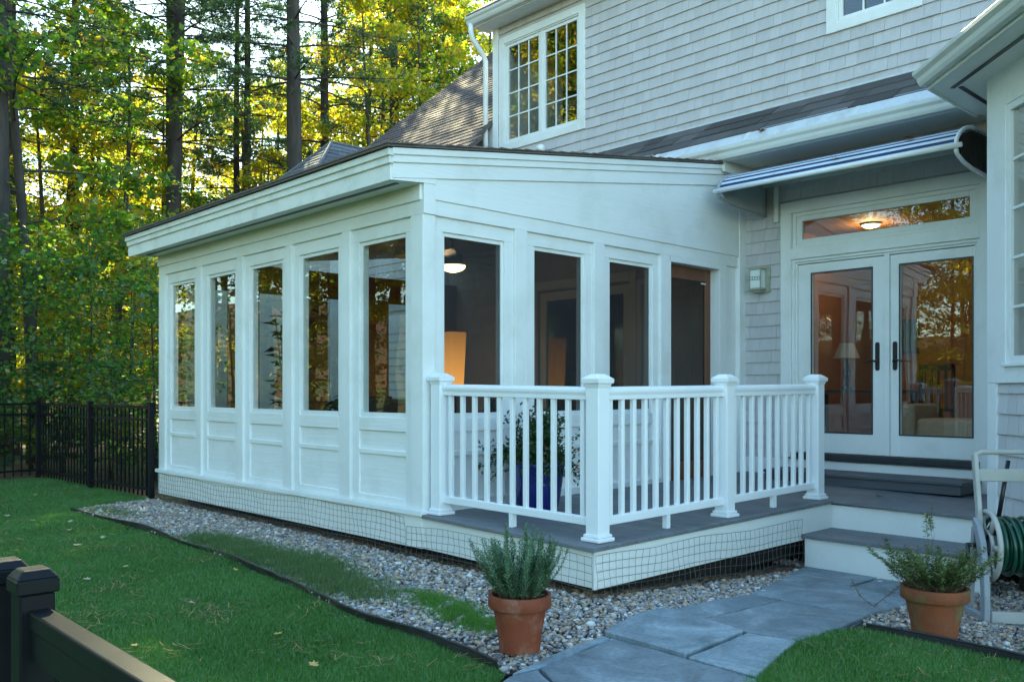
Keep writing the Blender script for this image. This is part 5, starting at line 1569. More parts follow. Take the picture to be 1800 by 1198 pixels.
# pebble: subdivided cube pushed to a sphere (26 verts)
_p = [(i, j, k) for i in (-1, 0, 1) for j in (-1, 0, 1) for k in (-1, 0, 1) if (i, j, k) != (0, 0, 0)]
_ix = {p: n for n, p in enumerate(_p)}
_q = []
for ax in range(3):
    for s in (-1, 1):
        for a in (-1, 0):
            for b in (-1, 0):
                c = []
                for da, db in ((0, 0), (1, 0), (1, 1), (0, 1)):
                    v = [0, 0, 0]; v[ax] = s; v[(ax + 1) % 3] = a + da; v[(ax + 2) % 3] = b + db
                    c.append(_ix[tuple(v)])
                _q.append(c if s > 0 else c[::-1])
PB = np.array(_p, float); PB /= np.linalg.norm(PB, axis=1, keepdims=True)
PF = np.array(_q)
rng = np.random.default_rng(21)
PAL = np.array([(.30, .29, .28), (.42, .40, .38), (.22, .22, .23), (.55, .53, .50), (.36, .29, .22), (.45, .36, .27), (.16, .16, .17), (.62, .60, .57), (.25, .20, .15), (.30, .31, .34), (.40, .29, .19), (.12, .11, .11), (.36, .29, .22), (.44, .36, .28), (.30, .23, .17)])
M['pebble'] = colmat('pebbles', .55, .2, 60)
def gravel(poly, dens, name, holes=()):
    xs = [p[0] for p in poly]; ys = [p[1] for p in poly]
    A_ = (max(xs) - min(xs)) * (max(ys) - min(ys)); n = int(A_ * dens)
    x = rng.uniform(min(xs), max(xs), n); y = rng.uniform(min(ys), max(ys), n)
    k = in_poly(x, y, poly) & in_view(x, y) & ~((x > 4.235) & (y > 3.72) & (x < 7.0))
    for h in holes: k &= ~in_poly(x, y, h)
    d = x * fwd[0] + y * fwd[1]
    k &= rng.uniform(size=n) < np.clip(1.25 - d * .045, .55, 1)
    x, y, d = x[k], y[k], d[k]; n = len(x)
    s = rng.lognormal(-4.72, .35, n) * np.clip(.85 + .03 * d, .95, 1.2)
    s = np.clip(s, .006, .026)
    sc = np.stack([s * rng.uniform(.9, 1.35, n), s * rng.uniform(.75, 1.05, n), s * rng.uniform(.5, .8, n)], 1)
    a = rng.uniform(0, 6.283, n); tx = rng.normal(0, .3, n)
    B = PB[None] * (1 + .13 * rng.normal(size=(n, 26, 1)) * .7) * sc[:, None]
    ca, sa, ct_, st_ = np.cos(a), np.sin(a), np.cos(tx), np.sin(tx)
    X, Y, Zz = B[..., 0], B[..., 1], B[..., 2]
    Y2 = Y * ct_[:, None] - Zz * st_[:, None]; Z2 = Y * st_[:, None] + Zz * ct_[:, None]
    X3 = X * ca[:, None] - Y2 * sa[:, None]; Y3 = X * sa[:, None] + Y2 * ca[:, None]
    z0 = gzn(x) - .006 + sc[:, 2] * .55 + rng.uniform(0, .012, n)
    V = np.stack([X3 + x[:, None], Y3 + y[:, None], Z2 + z0[:, None]], -1).reshape(-1, 3)
    F_ = (PF[None] + (np.arange(n) * 26)[:, None, None]).reshape(-1, 4)
    col = PAL[rng.integers(0, len(PAL), n)] * rng.uniform(.75, 1.15, (n, 1))
    o = np_mesh(name, V, F_, M['pebble'], None, True, np.repeat(col, 26, 0))
    return n, o
GL = [p for p in BED_L]
n1, o1 = gravel(GL, 3600, 'gravel'); tag(o1, 'grey and tan river pebbles in the bed below the sunroom and deck', 'gravel', kind='stuff')
n2, o2 = gravel(BED_R, 3000, 'gravel'); tag(o2, 'river pebbles around the herb pot and hose reel', 'gravel', kind='stuff')

# ================================================================== GRASS
M['grass'] = leafmat('turf_blade', [(0.0, (0.034, 0.105, 0.012)), (0.5, (0.065, 0.19, 0.022)), (0.92, (0.12, 0.27, 0.055)), (1.0, (0.22, 0.23, 0.08))], .35, tmul=(1.1, 1.1, .5), gloss=.07, patch=(0.115, 0.27, 0.055))
M['roughgrass'] = leafmat('rough_grass', [(0.0, (0.05, 0.13, 0.03)), (0.6, (0.09, 0.20, 0.05)), (0.9, (0.18, 0.22, 0.09)), (1.0, (0.28, 0.24, 0.13))], .4)
M['brightgrass'] = leafmat('fresh_grass', [(0.0, (0.07, 0.20, 0.02)), (1.0, (0.15, 0.33, 0.04))], .45)
def blades(x, y, h, w, mat, name, lean=.5, base=-.012, parent=None, label=None, cat='grass'):
    n = len(x)
    a = rng.uniform(0, 6.283, n); b = rng.uniform(0, 6.283, n); l = np.abs(rng.normal(0, lean, n)) * h
    z = gzn(x) + base
    P = np.stack([x, y, z], 1)
    S = np.stack([np.cos(a), np.sin(a), np.zeros(n)], 1) * (w / 2)[:, None]
    T_ = P + np.stack([np.cos(b) * l, np.sin(b) * l, h], 1)
    V = np.stack([P - S, P + S, T_], 1).reshape(-1, 3)
    F_ = np.arange(3 * n).reshape(n, 3)
    o = np_mesh(name, V, F_, mat, parent)
    return tag(o, label, cat, kind='stuff')
def scatter(poly, dens, fall=True):
    xs = [p[0] for p in poly]; ys = [p[1] for p in poly]
    x0, x1, y0, y1 = max(min(xs), -.6), max(xs), max(min(ys), .9), max(ys)
    n = int((x1 - x0) * (y1 - y0) * dens)
    x = rng.uniform(x0, x1, n); y = rng.uniform(y0, y1, n)
    k = in_poly(x, y, poly) & in_view(x, y, .03)
    d = x * fwd[0] + y * fwd[1]
    if fall: k &= rng.uniform(size=n) < np.clip((3.2 / np.maximum(d, .1)) ** 1.35, .10, 1)
    return x[k], y[k], d[k]
x, y, d = scatter(LAWN, 42000)
hn = 0.022 + .006 * np.sin(x * 3.1 + y * 1.7) + .005 * np.sin(x * 7.3 - y * 5.1)
nG = len(x)
blades(x, y, hn * rng.uniform(.7, 1.25, nG), .0032 * np.clip(d / 3.2, .9, 3.5), M['grass'], 'lawn_grass', .55, label='short green turf of the lawn between fence and gravel bed')
x, y, d = scatter(LAWN_R, 42000)
nG2 = len(x)
blades(x, y, .026 * rng.uniform(.7, 1.3, nG2), .0032 * np.clip(d / 3.2, .9, 3.5), M['grass'], 'lawn_grass', .55, base=.006, label='patch of turf curving along the flagstone path')
def tuft_patch(pts, n, rad, h, w, mat, label):
    c = np.array(pts)[rng.integers(0, len(pts), n)]
    x = c[:, 0] + rng.normal(0, rad, n) * .55; y = c[:, 1] + rng.normal(0, rad, n)
    cl = np.sin(x * 23 + 3 * np.sin(y * 17)) + np.sin(y * 19) > -0.9
    k = cl & in_poly(x, y, BED_L + []) & (x < 4.15)
    x, y = x[k], y[k]; n = len(x)
    blades(x, y, h * rng.uniform(.45, 1.2, n), np.full(n, w), mat, 'rough_grass', .8, label=label)
tuft_patch([(3.38, 7.4), (3.42, 6.9), (3.40, 6.3), (3.36, 5.8), (3.25, 6.6), (3.3, 5.4), (3.22, 5.0), (3.5, 6.0)], 42000, .22, .08, .0048, M['roughgrass'], 'rough grass creeping into the gravel along the edging')
tuft_patch([(3.45, 9.8), (3.40, 10.2)], 4000, .2, .05, .005, M['roughgrass'], 'thin grass at the far end of the gravel bed')
tuft_patch([(3.32, 3.95), (3.40, 4.15), (3.28, 3.75), (3.45, 4.45)], 16000, .12, .055, .0044, M['brightgrass'], 'fresh bright grass tufts in the gravel by the rosemary pot')
n = 900
x = 5.35 + rng.normal(0, .12, n); y = 1.35 + rng.normal(0, .16, n)
blades(x, y, .07 * rng.uniform(.4, 1.2, n), np.full(n, .0034), M['roughgrass'], 'rough_grass', .8, label='grass tuft in the gravel under the hose reel')

# pine needles fallen on lawn, gravel and path
M['needle'] = surf('dry_pine_needles', (0.34, 0.20, 0.09), .8, .25, 40)
def needle_litter(pts_fn, n, label, zoff):
    P = np.array([pts_fn() for _ in range(n)])
    a = rng.uniform(0, 6.283, n); L_ = rng.uniform(.04, .10, n); w = .0016
    D = np.stack([np.cos(a) * L_ / 2, np.sin(a) * L_ / 2, rng.normal(0, .08, n) * L_], 1); S = np.stack([-np.sin(a) * w, np.cos(a) * w, np.zeros(n)], 1)
    C_ = np.stack([P[:, 0], P[:, 1], gzn(P[:, 0]) + zoff + rng.uniform(0, .012, n)], 1)
    V = np.stack([C_ - D - S, C_ - D + S, C_ + D + S, C_ + D - S], 1).reshape(-1, 3)
    tag(np_mesh('pine_needles', V, np.arange(4 * n).reshape(n, 4), M['needle']), label, 'pine needles', kind='stuff')
cl_ = [(rng.uniform(.8, 3.0), rng.uniform(2.6, 12)) for _ in range(70)]
def f_lawn():
    c = cl_[rng.integers(len(cl_))]; return (c[0] + rng.normal(0, .12), c[1] + rng.normal(0, .12))
needle_litter(f_lawn, 1500, 'dry pine needles scattered over the lawn', .014)
def f_skirt():
    if rng.uniform() < .7: return (4.24 + rng.normal(0, .07), rng.uniform(3.7, 10.7))
    return (rng.uniform(4.2, 6.9), 3.72 + rng.normal(0, .06))
needle_litter(f_skirt, 1500, 'brown pine needles gathered along the skirt boards', .02)
needle_litter(lambda: (rng.uniform(3.0, 5.0), rng.uniform(1.2, 2.6)), 220, 'dry needles on the turf beside the path', .016)
needle_litter(lambda: (rng.uniform(5.2, 6.8), rng.uniform(1.2, 2.6)), 320, 'dry needles among pebbles by the hose reel', .02)

# ================================================================== FALLEN LEAVES
def leaf_outline(lobes=5, r=1.0):
    pts = []
    for i in range(lobes * 2 + 1):
        t = -2.5 + 5.0 * i / (lobes * 2)
        rr = (1.0 if i % 2 == 0 else .5) * (1.0 - .12 * abs(t))
        pts.append((rr * math.sin(t), rr * math.cos(t)))
    return pts
def leaf_mesh(name, mat, curl, seed):
    r_ = random.Random(seed)
    o = leaf_outline()
    vs = [(0, -.1, 0)] + [(x + r_.uniform(-.06, .06), y + r_.uniform(-.06, .06), curl * (x * x + y * y) * r_.uniform(.4, 1.2)) for x, y in o] + [(0, -.75, .05)]
    n = len(o)
    fs = [(0, i, i + 1) for i in range(1, n)] + [(0, n, n + 1), (0, n + 1, 1)]
    me = bpy.data.meshes.new(name); me.from_pydata(vs, [], fs); me.materials.append(mat); me.update()
    return me
M['fl_y'] = leafmat('fallen_leaf_yellow', [(0, (0.42, 0.26, 0.05)), (1, (0.55, 0.40, 0.12))], .2)
M['fl_p'] = leafmat('fallen_leaf_pale', [(0, (0.40, 0.30, 0.17)), (1, (0.50, 0.42, 0.28))], .2)
M['fl_b'] = leafmat('fallen_leaf_brown', [(0, (0.16, 0.075, 0.035)), (1, (0.24, 0.12, 0.06))], .2)
LM = {(k, s): leaf_mesh('fallen_leaf', M['fl_' + k], .28, s) for k in 'ypb' for s in (1, 2, 3)}
rl = random.Random(6)
def drop_leaf(x, y, z, k, size, label, group):
    o = link(bpy.data.objects.new('fallen_leaf', LM[(k, rl.choice((1, 2, 3)))]))
    o.location = (x, y, z); o.scale = (size,) * 3; o.rotation_euler = (rl.uniform(-.25, .25), rl.uniform(-.25, .25), rl.uniform(0, 6.28))
    return tag(o, label, 'leaf', group)
for i, (x, y) in enumerate([(3.27, 12.15), (3.73, 11.56), (2.87, 10.92), (2.6, 9.76), (2.85, 9.42), (2.67, 8.86), (2.19, 8.59), (2.26, 7.74), (2.46, 7.95), (2.87, 8.32), (2.75, 8.2), (2.42, 6.73), (2.06, 6.46), (2.74, 6.43), (2.6, 11.4), (3.6, 12.6), (2.3, 5.3), (2.5, 10.3), (1.9, 9.3), (3.05, 11.6), (3.9, 13.2), (3.3, 13.6)]):
    drop_leaf(x, y, .024, 'p', rl.uniform(.03, .045), 'pale dry leaf lying on the lawn grass', 'pale leaves on the lawn')
for x, y in ((2.49, 6.41), (2.34, 4.3), (2.95, 6.05), (1.7, 4.6), (2.2, 3.7)):
    drop_leaf(x, y, .026, 'y', rl.uniform(.028, .038), 'small yellow leaf lying on the lawn grass', 'yellow leaves on the lawn')
for x, y in ((3.64, 5.01), (3.58, 4.46), (3.43, 8.72), (3.61, 8.86), (3.5, 9.3)):
    drop_leaf(x, y, .028, 'y', rl.uniform(.03, .04), 'yellow leaf lying on the gravel bed', 'yellow leaves on the gravel')
drop_leaf(7.9, 3.55, dz(7.9, 3.55) + .012, 'b', .05, 'curled brown leaf on the deck boards below the door step', None)
drop_leaf(7.15, 3.15, .122, 'b', .05, 'curled brown leaf on the lower step tread', None)
drop_leaf(8.6, 3.06, .503, 'b', .05, 'brown leaf on the end of the dark step box', None)
drop_leaf(8.27, 4.95, 4.04, 'b', .07, 'brown leaf caught on the gutter guard', None)
drop_leaf(8.08, 3.35, 3.59, 'b', .075, 'large brown leaf on the striped awning', None)
drop_leaf(7.98, 4.0, 3.52, 'p', .05, 'pale leaf on the front edge of the striped awning', None)

# ================================================================== TREES
rt_ = np.random.default_rng(77)
LEAFSTOPS_G = [(0.0, (0.035, 0.09, 0.018)), (0.45, (0.07, 0.15, 0.025)), (0.75, (0.13, 0.20, 0.025)), (0.93, (0.22, 0.21, 0.025)), (1.0, (0.25, 0.16, 0.02))]
LEAFSTOPS_Y = [(0.0, (0.07, 0.13, 0.014)), (0.35, (0.15, 0.20, 0.02)), (0.7, (0.24, 0.22, 0.025)), (0.93, (0.25, 0.19, 0.02)), (1.0, (0.25, 0.11, 0.02))]
M['leaf_g'] = leafmat('maple_leaf_green', LEAFSTOPS_G, .62, 3.0, .0)
M['leaf_y'] = leafmat('maple_leaf_yellowing', LEAFSTOPS_Y, .65, 3.2, .0)
M['leaf_d'] = leafmat('understorey_leaf', [(0.0, (0.024, 0.085, 0.022)), (0.5, (0.05, 0.14, 0.03)), (0.85, (0.11, 0.20, 0.03)), (1.0, (0.24, 0.23, 0.035))], .55, 2.6)
M['pineleaf'] = leafmat('pine_needle', [(0.0, (0.022, 0.062, 0.028)), (0.7, (0.05, 0.11, 0.045)), (1.0, (0.11, 0.15, 0.045))], .45, 1.8, tmul=(1.1, 1.1, .6))

def make_tree(seed, H, r0, cr, z0, leaves, leaf_size, lobed=False, flat=.35, layers=26, lean=0.0, multi=1):
    """deciduous: returns (trunk MB, V, F) - wandering trunk, limbs, twigs, leaves spread round the twigs"""
    g = np.random.default_rng(seed); m = MB(); anchors = []
    for st in range(multi):
        la = g.uniform(0, 6.28); l_ = lean + (0.10 if multi > 1 else 0)
        tp = []
        w = g.uniform(0, 6.28, 4)
        for k in range(13):
            f = k / 12; zz = H * f
            tp.append(np.array([math.cos(la) * l_ * zz + .012 * H * math.sin(f * 5 + w[0]) * f, math.sin(la) * l_ * zz + .012 * H * math.sin(f * 4 + w[1]) * f, zz - .1 * (k == 0)]))
        m.tube(tp, [r0 * (1.25 if k == 0 else 1) * (1 - .86 * k / 12) for k in range(13)], 8)
        nl = layers
        for i in range(nl):
            f = z0 / H + (1 - z0 / H) * (i + g.uniform(0, .8)) / nl
            f = min(f, .985); s = f * 12; k = min(11, int(s)); b0 = tp[k] + (tp[k + 1] - tp[k]) * (s - k)
            az = i * 2.4 + g.uniform(-.5, .5)
            prof_ = math.sin(min(1, (f * H - z0 * .6) / (H - z0 * .6)) * math.pi * .86 + .30)
            L_ = cr * max(.25, prof_) * g.uniform(.75, 1.15)
            rise = g.uniform(.05, .45)
            pts = []
            for q in range(6):
                t = q / 5; pts.append(b0 + np.array([math.cos(az + .3 * t * math.sin(w[2] + i)) * L_ * t, math.sin(az + .3 * t * math.sin(w[2] + i)) * L_ * t, rise * L_ * t - .18 * L_ * t * t]))
            rb = max(.012, r0 * (1 - .86 * f) * .38)
            m.tube(pts, [rb * (1 - .16 * q) for q in range(6)], 5, cap=False)
            for q in range(7):
                t = g.uniform(.25, 1.0) * 5; kk = min(4, int(t)); p = pts[kk] + (pts[kk + 1] - pts[kk]) * (t - kk)
                a2 = az + g.choice((-1, 1)) * g.uniform(.4, 1.3); l2 = L_ * g.uniform(.18, .42)
                e = p + np.array([math.cos(a2) * l2, math.sin(a2) * l2, g.uniform(-.15, .3) * l2])
                mid = (p + e) / 2 + g.normal(size=3) * .04
                m.tube([p, mid, e], [rb * .35, rb * .25, rb * .12], 3, cap=False)
                for u in range(5):
                    anchors.append(p + (e - p) * (u + .5) / 5)
    A = np.array(anchors)
    sel = A[g.integers(0, len(A), leaves)]
    spread = .16 + .03 * cr
    P = sel + g.normal(size=(leaves, 3)) * np.array([spread, spread, spread * .55])
    D = g.normal(size=(leaves, 3)) * np.array([1, 1, .55]) + np.array([0, 0, -.25])
    Nn = np.array([0, 0, 1.]) + g.normal(size=(leaves, 3)) * .55
    Ls = leaf_size * g.uniform(.65, 1.25, leaves)
    if not lobed:
        V, F_ = quads_leaves(P, D, Nn, Ls, Ls * .78, .14)
        return m, V, F_
    # lobed maple leaf, 11-gon fan of tris
    o = np.array([(0, -.02)] + [(x * .5, .45 + y * .5) for x, y in leaf_outline(5)])
    D = D / np.linalg.norm(D, axis=1, keepdims=True); S = np.cross(D, Nn); S /= np.linalg.norm(S, axis=1, keepdims=True); U = np.cross(S, D)
    k = len(o)
    V = P[:, None] + Ls[:, None, None] * (S[:, None] * o[None, :, 0, None] + D[:, None] * o[None, :, 1, None] - U[:, None] * (o[None, :, 0, None] ** 2) * .5)
    V = np.concatenate([V, (P + D * Ls[:, None] * .35)[:, None]], 1)
    tri = np.array([(k, i, (i + 1) % k) for i in range(k)])
    F_ = (tri[None] + (np.arange(leaves) * (k + 1))[:, None, None]).reshape(-1, 3)
    return m, V.reshape(-1, 3), F_
def make_pine(seed, H, r0, z0, bl=3.4):
    g = np.random.default_rng(seed); m = MB(); tuft, tdir = [], []
    w = g.uniform(0, 6.28, 2); tp = []
    for k in range(17):
        f = k / 16; tp.append(np.array([.05 * math.sin(f * 6 + w[0]), .05 * math.sin(f * 5 + w[1]), H * f - .15 * (k == 0)]))
    m.tube(tp, [r0 * (1.3 if k == 0 else 1) * (1 - .80 * k / 16) for k in range(17)], 12)
    z = z0 * .45
    while z < z0:                                      # dead stubs
        a = g.uniform(0, 6.28); l = g.uniform(.4, 1.6)
        m.tube([(0, 0, z), (math.cos(a) * l * .5, math.sin(a) * l * .5, z + .05), (math.cos(a) * l, math.sin(a) * l, z - .12)], [.014, .009, .004], 4, cap=False); z += g.uniform(.35, .8)
    while z < H * .985:
        nb = int(g.integers(3, 6)); a0 = g.uniform(0, 6.28)
        for b in range(nb):
            az = a0 + b * 6.283 / nb + g.uniform(-.3, .3)
            f = (z - z0) / (H - z0); L_ = bl * (1 - f * .72) * g.uniform(.6, 1.1) * (1.35 if z > 10.5 and H > 10 else 1)  # boughs lengthened and packed above the frame, shaped to shade the lawn
            pts = [np.array([math.cos(az) * L_ * t, math.sin(az) * L_ * t, z + L_ * (.10 * t - .30 * t * t + .16 * t ** 3 + .25 * f * t)]) for t in np.linspace(0, 1, 7)]
            m.tube(pts, [max(.007, .03 * (1 - f * .6) * (1 - .14 * q)) for q in range(7)], 5, cap=False)
            for q in range(9):
                t = g.uniform(.3, 1.0); s = t * 6; k = min(5, int(s)); p = pts[k] + (pts[k + 1] - pts[k]) * (s - k)
                a2 = az + g.choice((-1, 1)) * g.uniform(.3, 1.1); l2 = L_ * g.uniform(.12, .30)
                e = p + np.array([math.cos(a2) * l2, math.sin(a2) * l2, g.uniform(-.1, .15) * l2])
                m.tube([p, e], [.008, .004], 3, cap=False)
                for u in range(6):
                    c = p + (e - p) * (u + .7) / 6 + g.normal(size=3) * .05
                    tuft.append(c); tdir.append((e - p) / np.linalg.norm(e - p) + np.array([0, 0, .35]))
        z += g.uniform(.45, .85) * (.62 if z > 10.5 and H > 10 else 1)
    T_ = np.array(tuft); D0 = np.array(tdir); n = len(T_); K = 11
    P = np.repeat(T_, K, 0); D = np.repeat(D0, K, 0) * .8 + g.normal(size=(n * K, 3)) * .75
    D /= np.linalg.norm(D, axis=1, keepdims=True); S = np.cross(D, g.normal(size=(n * K, 3))); S /= np.linalg.norm(S, axis=1, keepdims=True)
    L_ = g.uniform(.10, .19, (n * K, 1)); wd = .0075
    V = np.stack([P - S * wd, P + S * wd, P + D * L_], 1).reshape(-1, 3)
    return m, V, np.arange(3 * n * K).reshape(-1, 3)

def plant(name, label, group, proto, x, y, s=1.0, rz=0.0, tx=0.0, z=0.0, cat='tree', stretch=1.0):
    """proto = (trunk mesh object data, crown mesh data): a tree is an Empty with trunk and crown copies sharing mesh data"""
    t = thing(name, label, cat, (x, y, z - .03), group, rz)
    t.rotation_euler = (tx, 0, rz); t.scale = (s, s, s * stretch)
    for nm, me in zip(('trunk', 'crown'), proto):
        o = link(bpy.data.objects.new(nm, me)); o.parent = t
        if nm == 'crown': o['kind'] = 'stuff'
    return t
def to_proto(mvf, tm, lm, nm):
    m, V, F_ = mvf
    a = m.build(nm + '_trunk', tm, None, smooth=True); b = np_mesh(nm + '_crown', V, F_, lm)
    da, db = a.data, b.data
    bpy.data.objects.remove(a); bpy.data.objects.remove(b)
    return da, db
PR = {}
PR['m1'] = to_proto(make_tree(1, 15, .17, 3.6, 2.2, 9500, .15, layers=24), M['bark2'], M['leaf_y'], 'maple')
PR['m2'] = to_proto(make_tree(2, 13, .14, 3.3, 3.6, 7500, .15, layers=22, lean=.05), M['bark2'], M['leaf_g'], 'maple')
PR['m3'] = to_proto(make_tree(3, 17, .20, 4.2, 3.0, 11000, .155, layers=26), M['bark2'], M['leaf_y'], 'oak')
PR['s1'] = to_proto(make_tree(4, 5.2, .045, 1.7, .5, 1900, .15, True, layers=22, lean=.06), M['bark2'], M['leaf_d'], 'sapling')
PR['s2'] = to_proto(make_tree(5, 6.4, .05, 1.9, .9, 2100, .15, True, layers=24, lean=.03), M['bark2'], M['leaf_d'], 'sapling')
PR['s3'] = to_proto(make_tree(6, 3.4, .03, 1.3, .3, 1500, .14, True, layers=18, multi=2), M['bark2'], M['leaf_d'], 'shrub')
PR['s4'] = to_proto(make_tree(8, 6.0, .05, 2.0, .8, 3000, .15, True, layers=24, lean=.03), M['bark2'], M['leaf_y'], 'sapling')
PR['p1'] = to_proto(make_pine(11, 21, .24, 7.2), M['bark'], M['pineleaf'], 'pine')
PR['p2'] = to_proto(make_pine(12, 19, .20, 6.2, 3.0), M['bark'], M['pineleaf'], 'pine')
PR['p3'] = to_proto(make_pine(13, 4.2, .05, .35, 1.5), M['bark'], M['pineleaf'], 'young_pine')

# rising ground left of the yard and at the back of the wood
def hill_h(x, y):
    a = np.clip((-8.5 - x) / 22.0, 0, 1); b = np.clip((y - 40) / 30.0, 0, 1)
    return 4.2 * a * a * (3 - 2 * a) * np.clip((y + 40) / 20, 0, 1) + 5.0 * b * b * (3 - 2 * b)
gx, gy = np.meshgrid(np.concatenate([np.linspace(-70, -8, 50), np.linspace(-6, 90, 25)]), np.linspace(-40, 110, 90), indexing='ij')
hz_ = hill_h(gx, gy); hz_ = hz_ + np.where(hz_ > .01, .12 * np.sin(gx * 1.3) * np.sin(gy * 1.1), 0) - .06
nx_, ny_ = gx.shape
ids = np.arange(nx_ * ny_).reshape(nx_, ny_)
Fh = np.stack([ids[:-1, :-1], ids[1:, :-1], ids[1:, 1:], ids[:-1, 1:]], -1).reshape(-1, 4)
Vh = np.stack([gx, gy, hz_], -1).reshape(-1, 3)
keep = (hz_.ravel()[Fh].max(1) > -.05)
hill = np_mesh('hillside', Vh, Fh[keep], M['forest'], None, True)
hill['kind'] = 'structure'
def hh(x, y): return float(hill_h(np.array(float(x)), np.array(float(y))))

# tall pines whose trunks stand out
def P_(p, x, y, label, s=1.0, rz=0.0, tx=0.0, group='tall pines beyond the fence', stretch=1.0): plant('pine_tree', label, group, PR[p], x, y, s, R(rz), R(tx), stretch=stretch, z=hh(x, y))
P_('p1', 4.25, 18.3, 'thick dark pine trunk rising behind the fence corner', .95, 40)
P_('p2', 7.86, 25.58, 'slender straight pine far behind the fence shrubs', .95, 100)
P_('p1', 8.96, 21.79, 'big scaly pine trunk behind the far eave of the sunroom', 1.0, 200, -1.2)
P_('p2', 11.99, 24.43, 'left stem of the close pair of pines behind the sunroom roof', .66, 10, stretch=1.5)
P_('p2', 11.70, 23.33, 'thicker stem of the close pair of pines behind the sunroom roof', .74, 150, stretch=1.4)
P_('p1', 11.16, 19.72, 'broad dark pine beside the grey hipped roof', 1.0, 310, stretch=1.2)
P_('p2', 13.28, 21.84, 'thin pine just behind the hipped roof peak', .85, 250, stretch=1.45)
P_('p1', 9.9, 24.2, 'added pine right behind the big scaly pine, shading the lawn', 1.08, 80)  # put in to block sun from lawn and near rail, trunk hidden
P_('p1', 5.35, 22.1, 'added pine behind the thick dark pine, shading the lawn', 1.05, 140)  # second added sun blocker, lined up behind the nearer trunk
P_('p1', 16.4, 22.8, 'pine with drooping boughs just behind the long house roof', 1.0, 20, group='pines behind the house roof')
P_('p1', 19.6, 25.6, 'pine further back behind the downspout corner of the house', .95, 200, group='pines behind the house roof')
# leafy trees
def T_(p, x, y, label, s=1.0, rz=0.0, group='broadleaf trees in the wood'): plant('maple_tree', label, group, PR[p], x, y, s, R(rz), z=hh(x, y))
LBL_Y = 'backlit yellowing maple in the wood beyond the sunroom'
LBL_G = 'green maple among the pines beyond the fence'
LBL_R = 'yellow green tree behind the shingled house roof'
for p, x, y, s, rz in (('m2', 5.0, 18.6, .95, 30), ('m2', 2.3, 20.4, 1.0, 60), ('m2', 7.6, 22.0, .8, 200)):
    T_(p, x, y, {5.0: 'green maple leaning over the fence corner shrubs', 2.3: 'green maple left of the thick dark pine', 7.6: 'green maple beside the big scaly pine'}[x], s, rz, 'green maples beyond the fence')
for p, x, y, s, rz in (('m1', 9.4, 28.5, .85, 10), ('m1', 12.4, 28.5, .85, 120), ('m3', 8.0, 34.9, .6, 200), ('m3', 14.0, 36.5, .65, 300), ('m1', 14.6, 28.2, .8, 75), ('m1', 10.3, 25.6, .7, 210), ('m1', 6.6, 28.0, .75, 250), ('m1', 12.9, 26.0, .72, 20), ('m1', 7.2, 24.0, .62, 130), ('m1', 9.9, 23.4, .5, 300), ('m1', 14.6, 25.6, .75, 170), ('m1', 11.2, 33.0, .7, 40), ('m1', 4.6, 26.0, .7, 15), ('m1', 6.2, 22.6, .6, 330), ('m1', 8.6, 26.6, .8, 60), ('m1', 11.6, 21.9, .5, 190), ('m1', 13.4, 23.4, .62, 280)):
    T_(p, x, y, LBL_Y, s, rz, 'yellowing maples in the wood')
for p, x, y, s, rz in (('m1', 15.2, 22.5, .9, 40), ('m1', 17.5, 25.0, 1.0, 140), ('m3', 20.2, 28.8, .85, 230), ('m1', 23.5, 27.5, 1.1, 320), ('m2', 18.5, 21.8, .95, 100), ('m1', 14.0, 20.6, .8, 290), ('m3', 17.0, 31.0, .8, 60), ('m1', 19.6, 24.4, 1.05, 15), ('m2', 21.6, 25.2, 1.25, 200), ('m1', 16.4, 21.4, .95, 330), ('m3', 24.5, 31.5, 1.1, 110)):
    T_(p, x, y, LBL_R, s, rz, 'trees behind the house roof')
# saplings and shrubs right behind the fence
for p, x, y, s, rz, lab in (('s2', 4.95, 15.6, .62, 20, 'maple sapling close behind the middle fence post'), ('s1', 5.5, 14.0, .66, 110, 'maple sapling between the fence and the sunroom end'), ('s1', 4.5, 17.0, .8, 300, 'taller maple sapling beside the thick dark pine trunk'), ('s2', 3.6, 17.2, .75, 150, 'maple sapling left of the thick dark pine trunk'), ('s4', 6.4, 20.0, .9, 240, 'yellow leaved sapling between the pine trunks'), ('s4', 8.2, 23.5, 1.0, 20, 'yellow leaved sapling right of the slender pine'), ('s4', 4.7, 21.0, .9, 100, 'yellow leaved sapling behind the thick dark pine'), ('s4', 6.3, 17.2, .65, 100, 'small yellow leaved sapling near the sunroom eave'), ('s1', 7.0, 19.2, .95, 60, 'maple sapling at the far eave corner of the sunroom')):
    plant('maple_sapling', lab, 'maple saplings behind the fence', PR[p], x, y, s, R(rz))
for p, x, y, s, rz, lab in (('s3', 4.75, 13.4, .55, 0, 'low shrub behind the fence panel nearest the sunroom'), ('s3', 4.6, 15.6, .7, 90, 'low shrub behind the fence corner post'), ('s3', 3.2, 15.9, .6, 180, 'low shrub behind the fence run that turns away')):
    plant('maple_shrub', lab, 'low shrubs behind the fence', PR[p], x, y, s, R(rz), cat='shrub')
for x, y, s, rz, lab in ((4.35, 15.7, .5, 0, 'young bushy pine right behind the fence corner'), (3.35, 15.6, .45, 80, 'young bushy pine behind the turning fence run'), (5.0, 14.6, .5, 200, 'young bushy pine between two low shrubs')):
    plant('young_pine', lab, 'young pines by the fence', PR['p3'], x, y, s, R(rz))
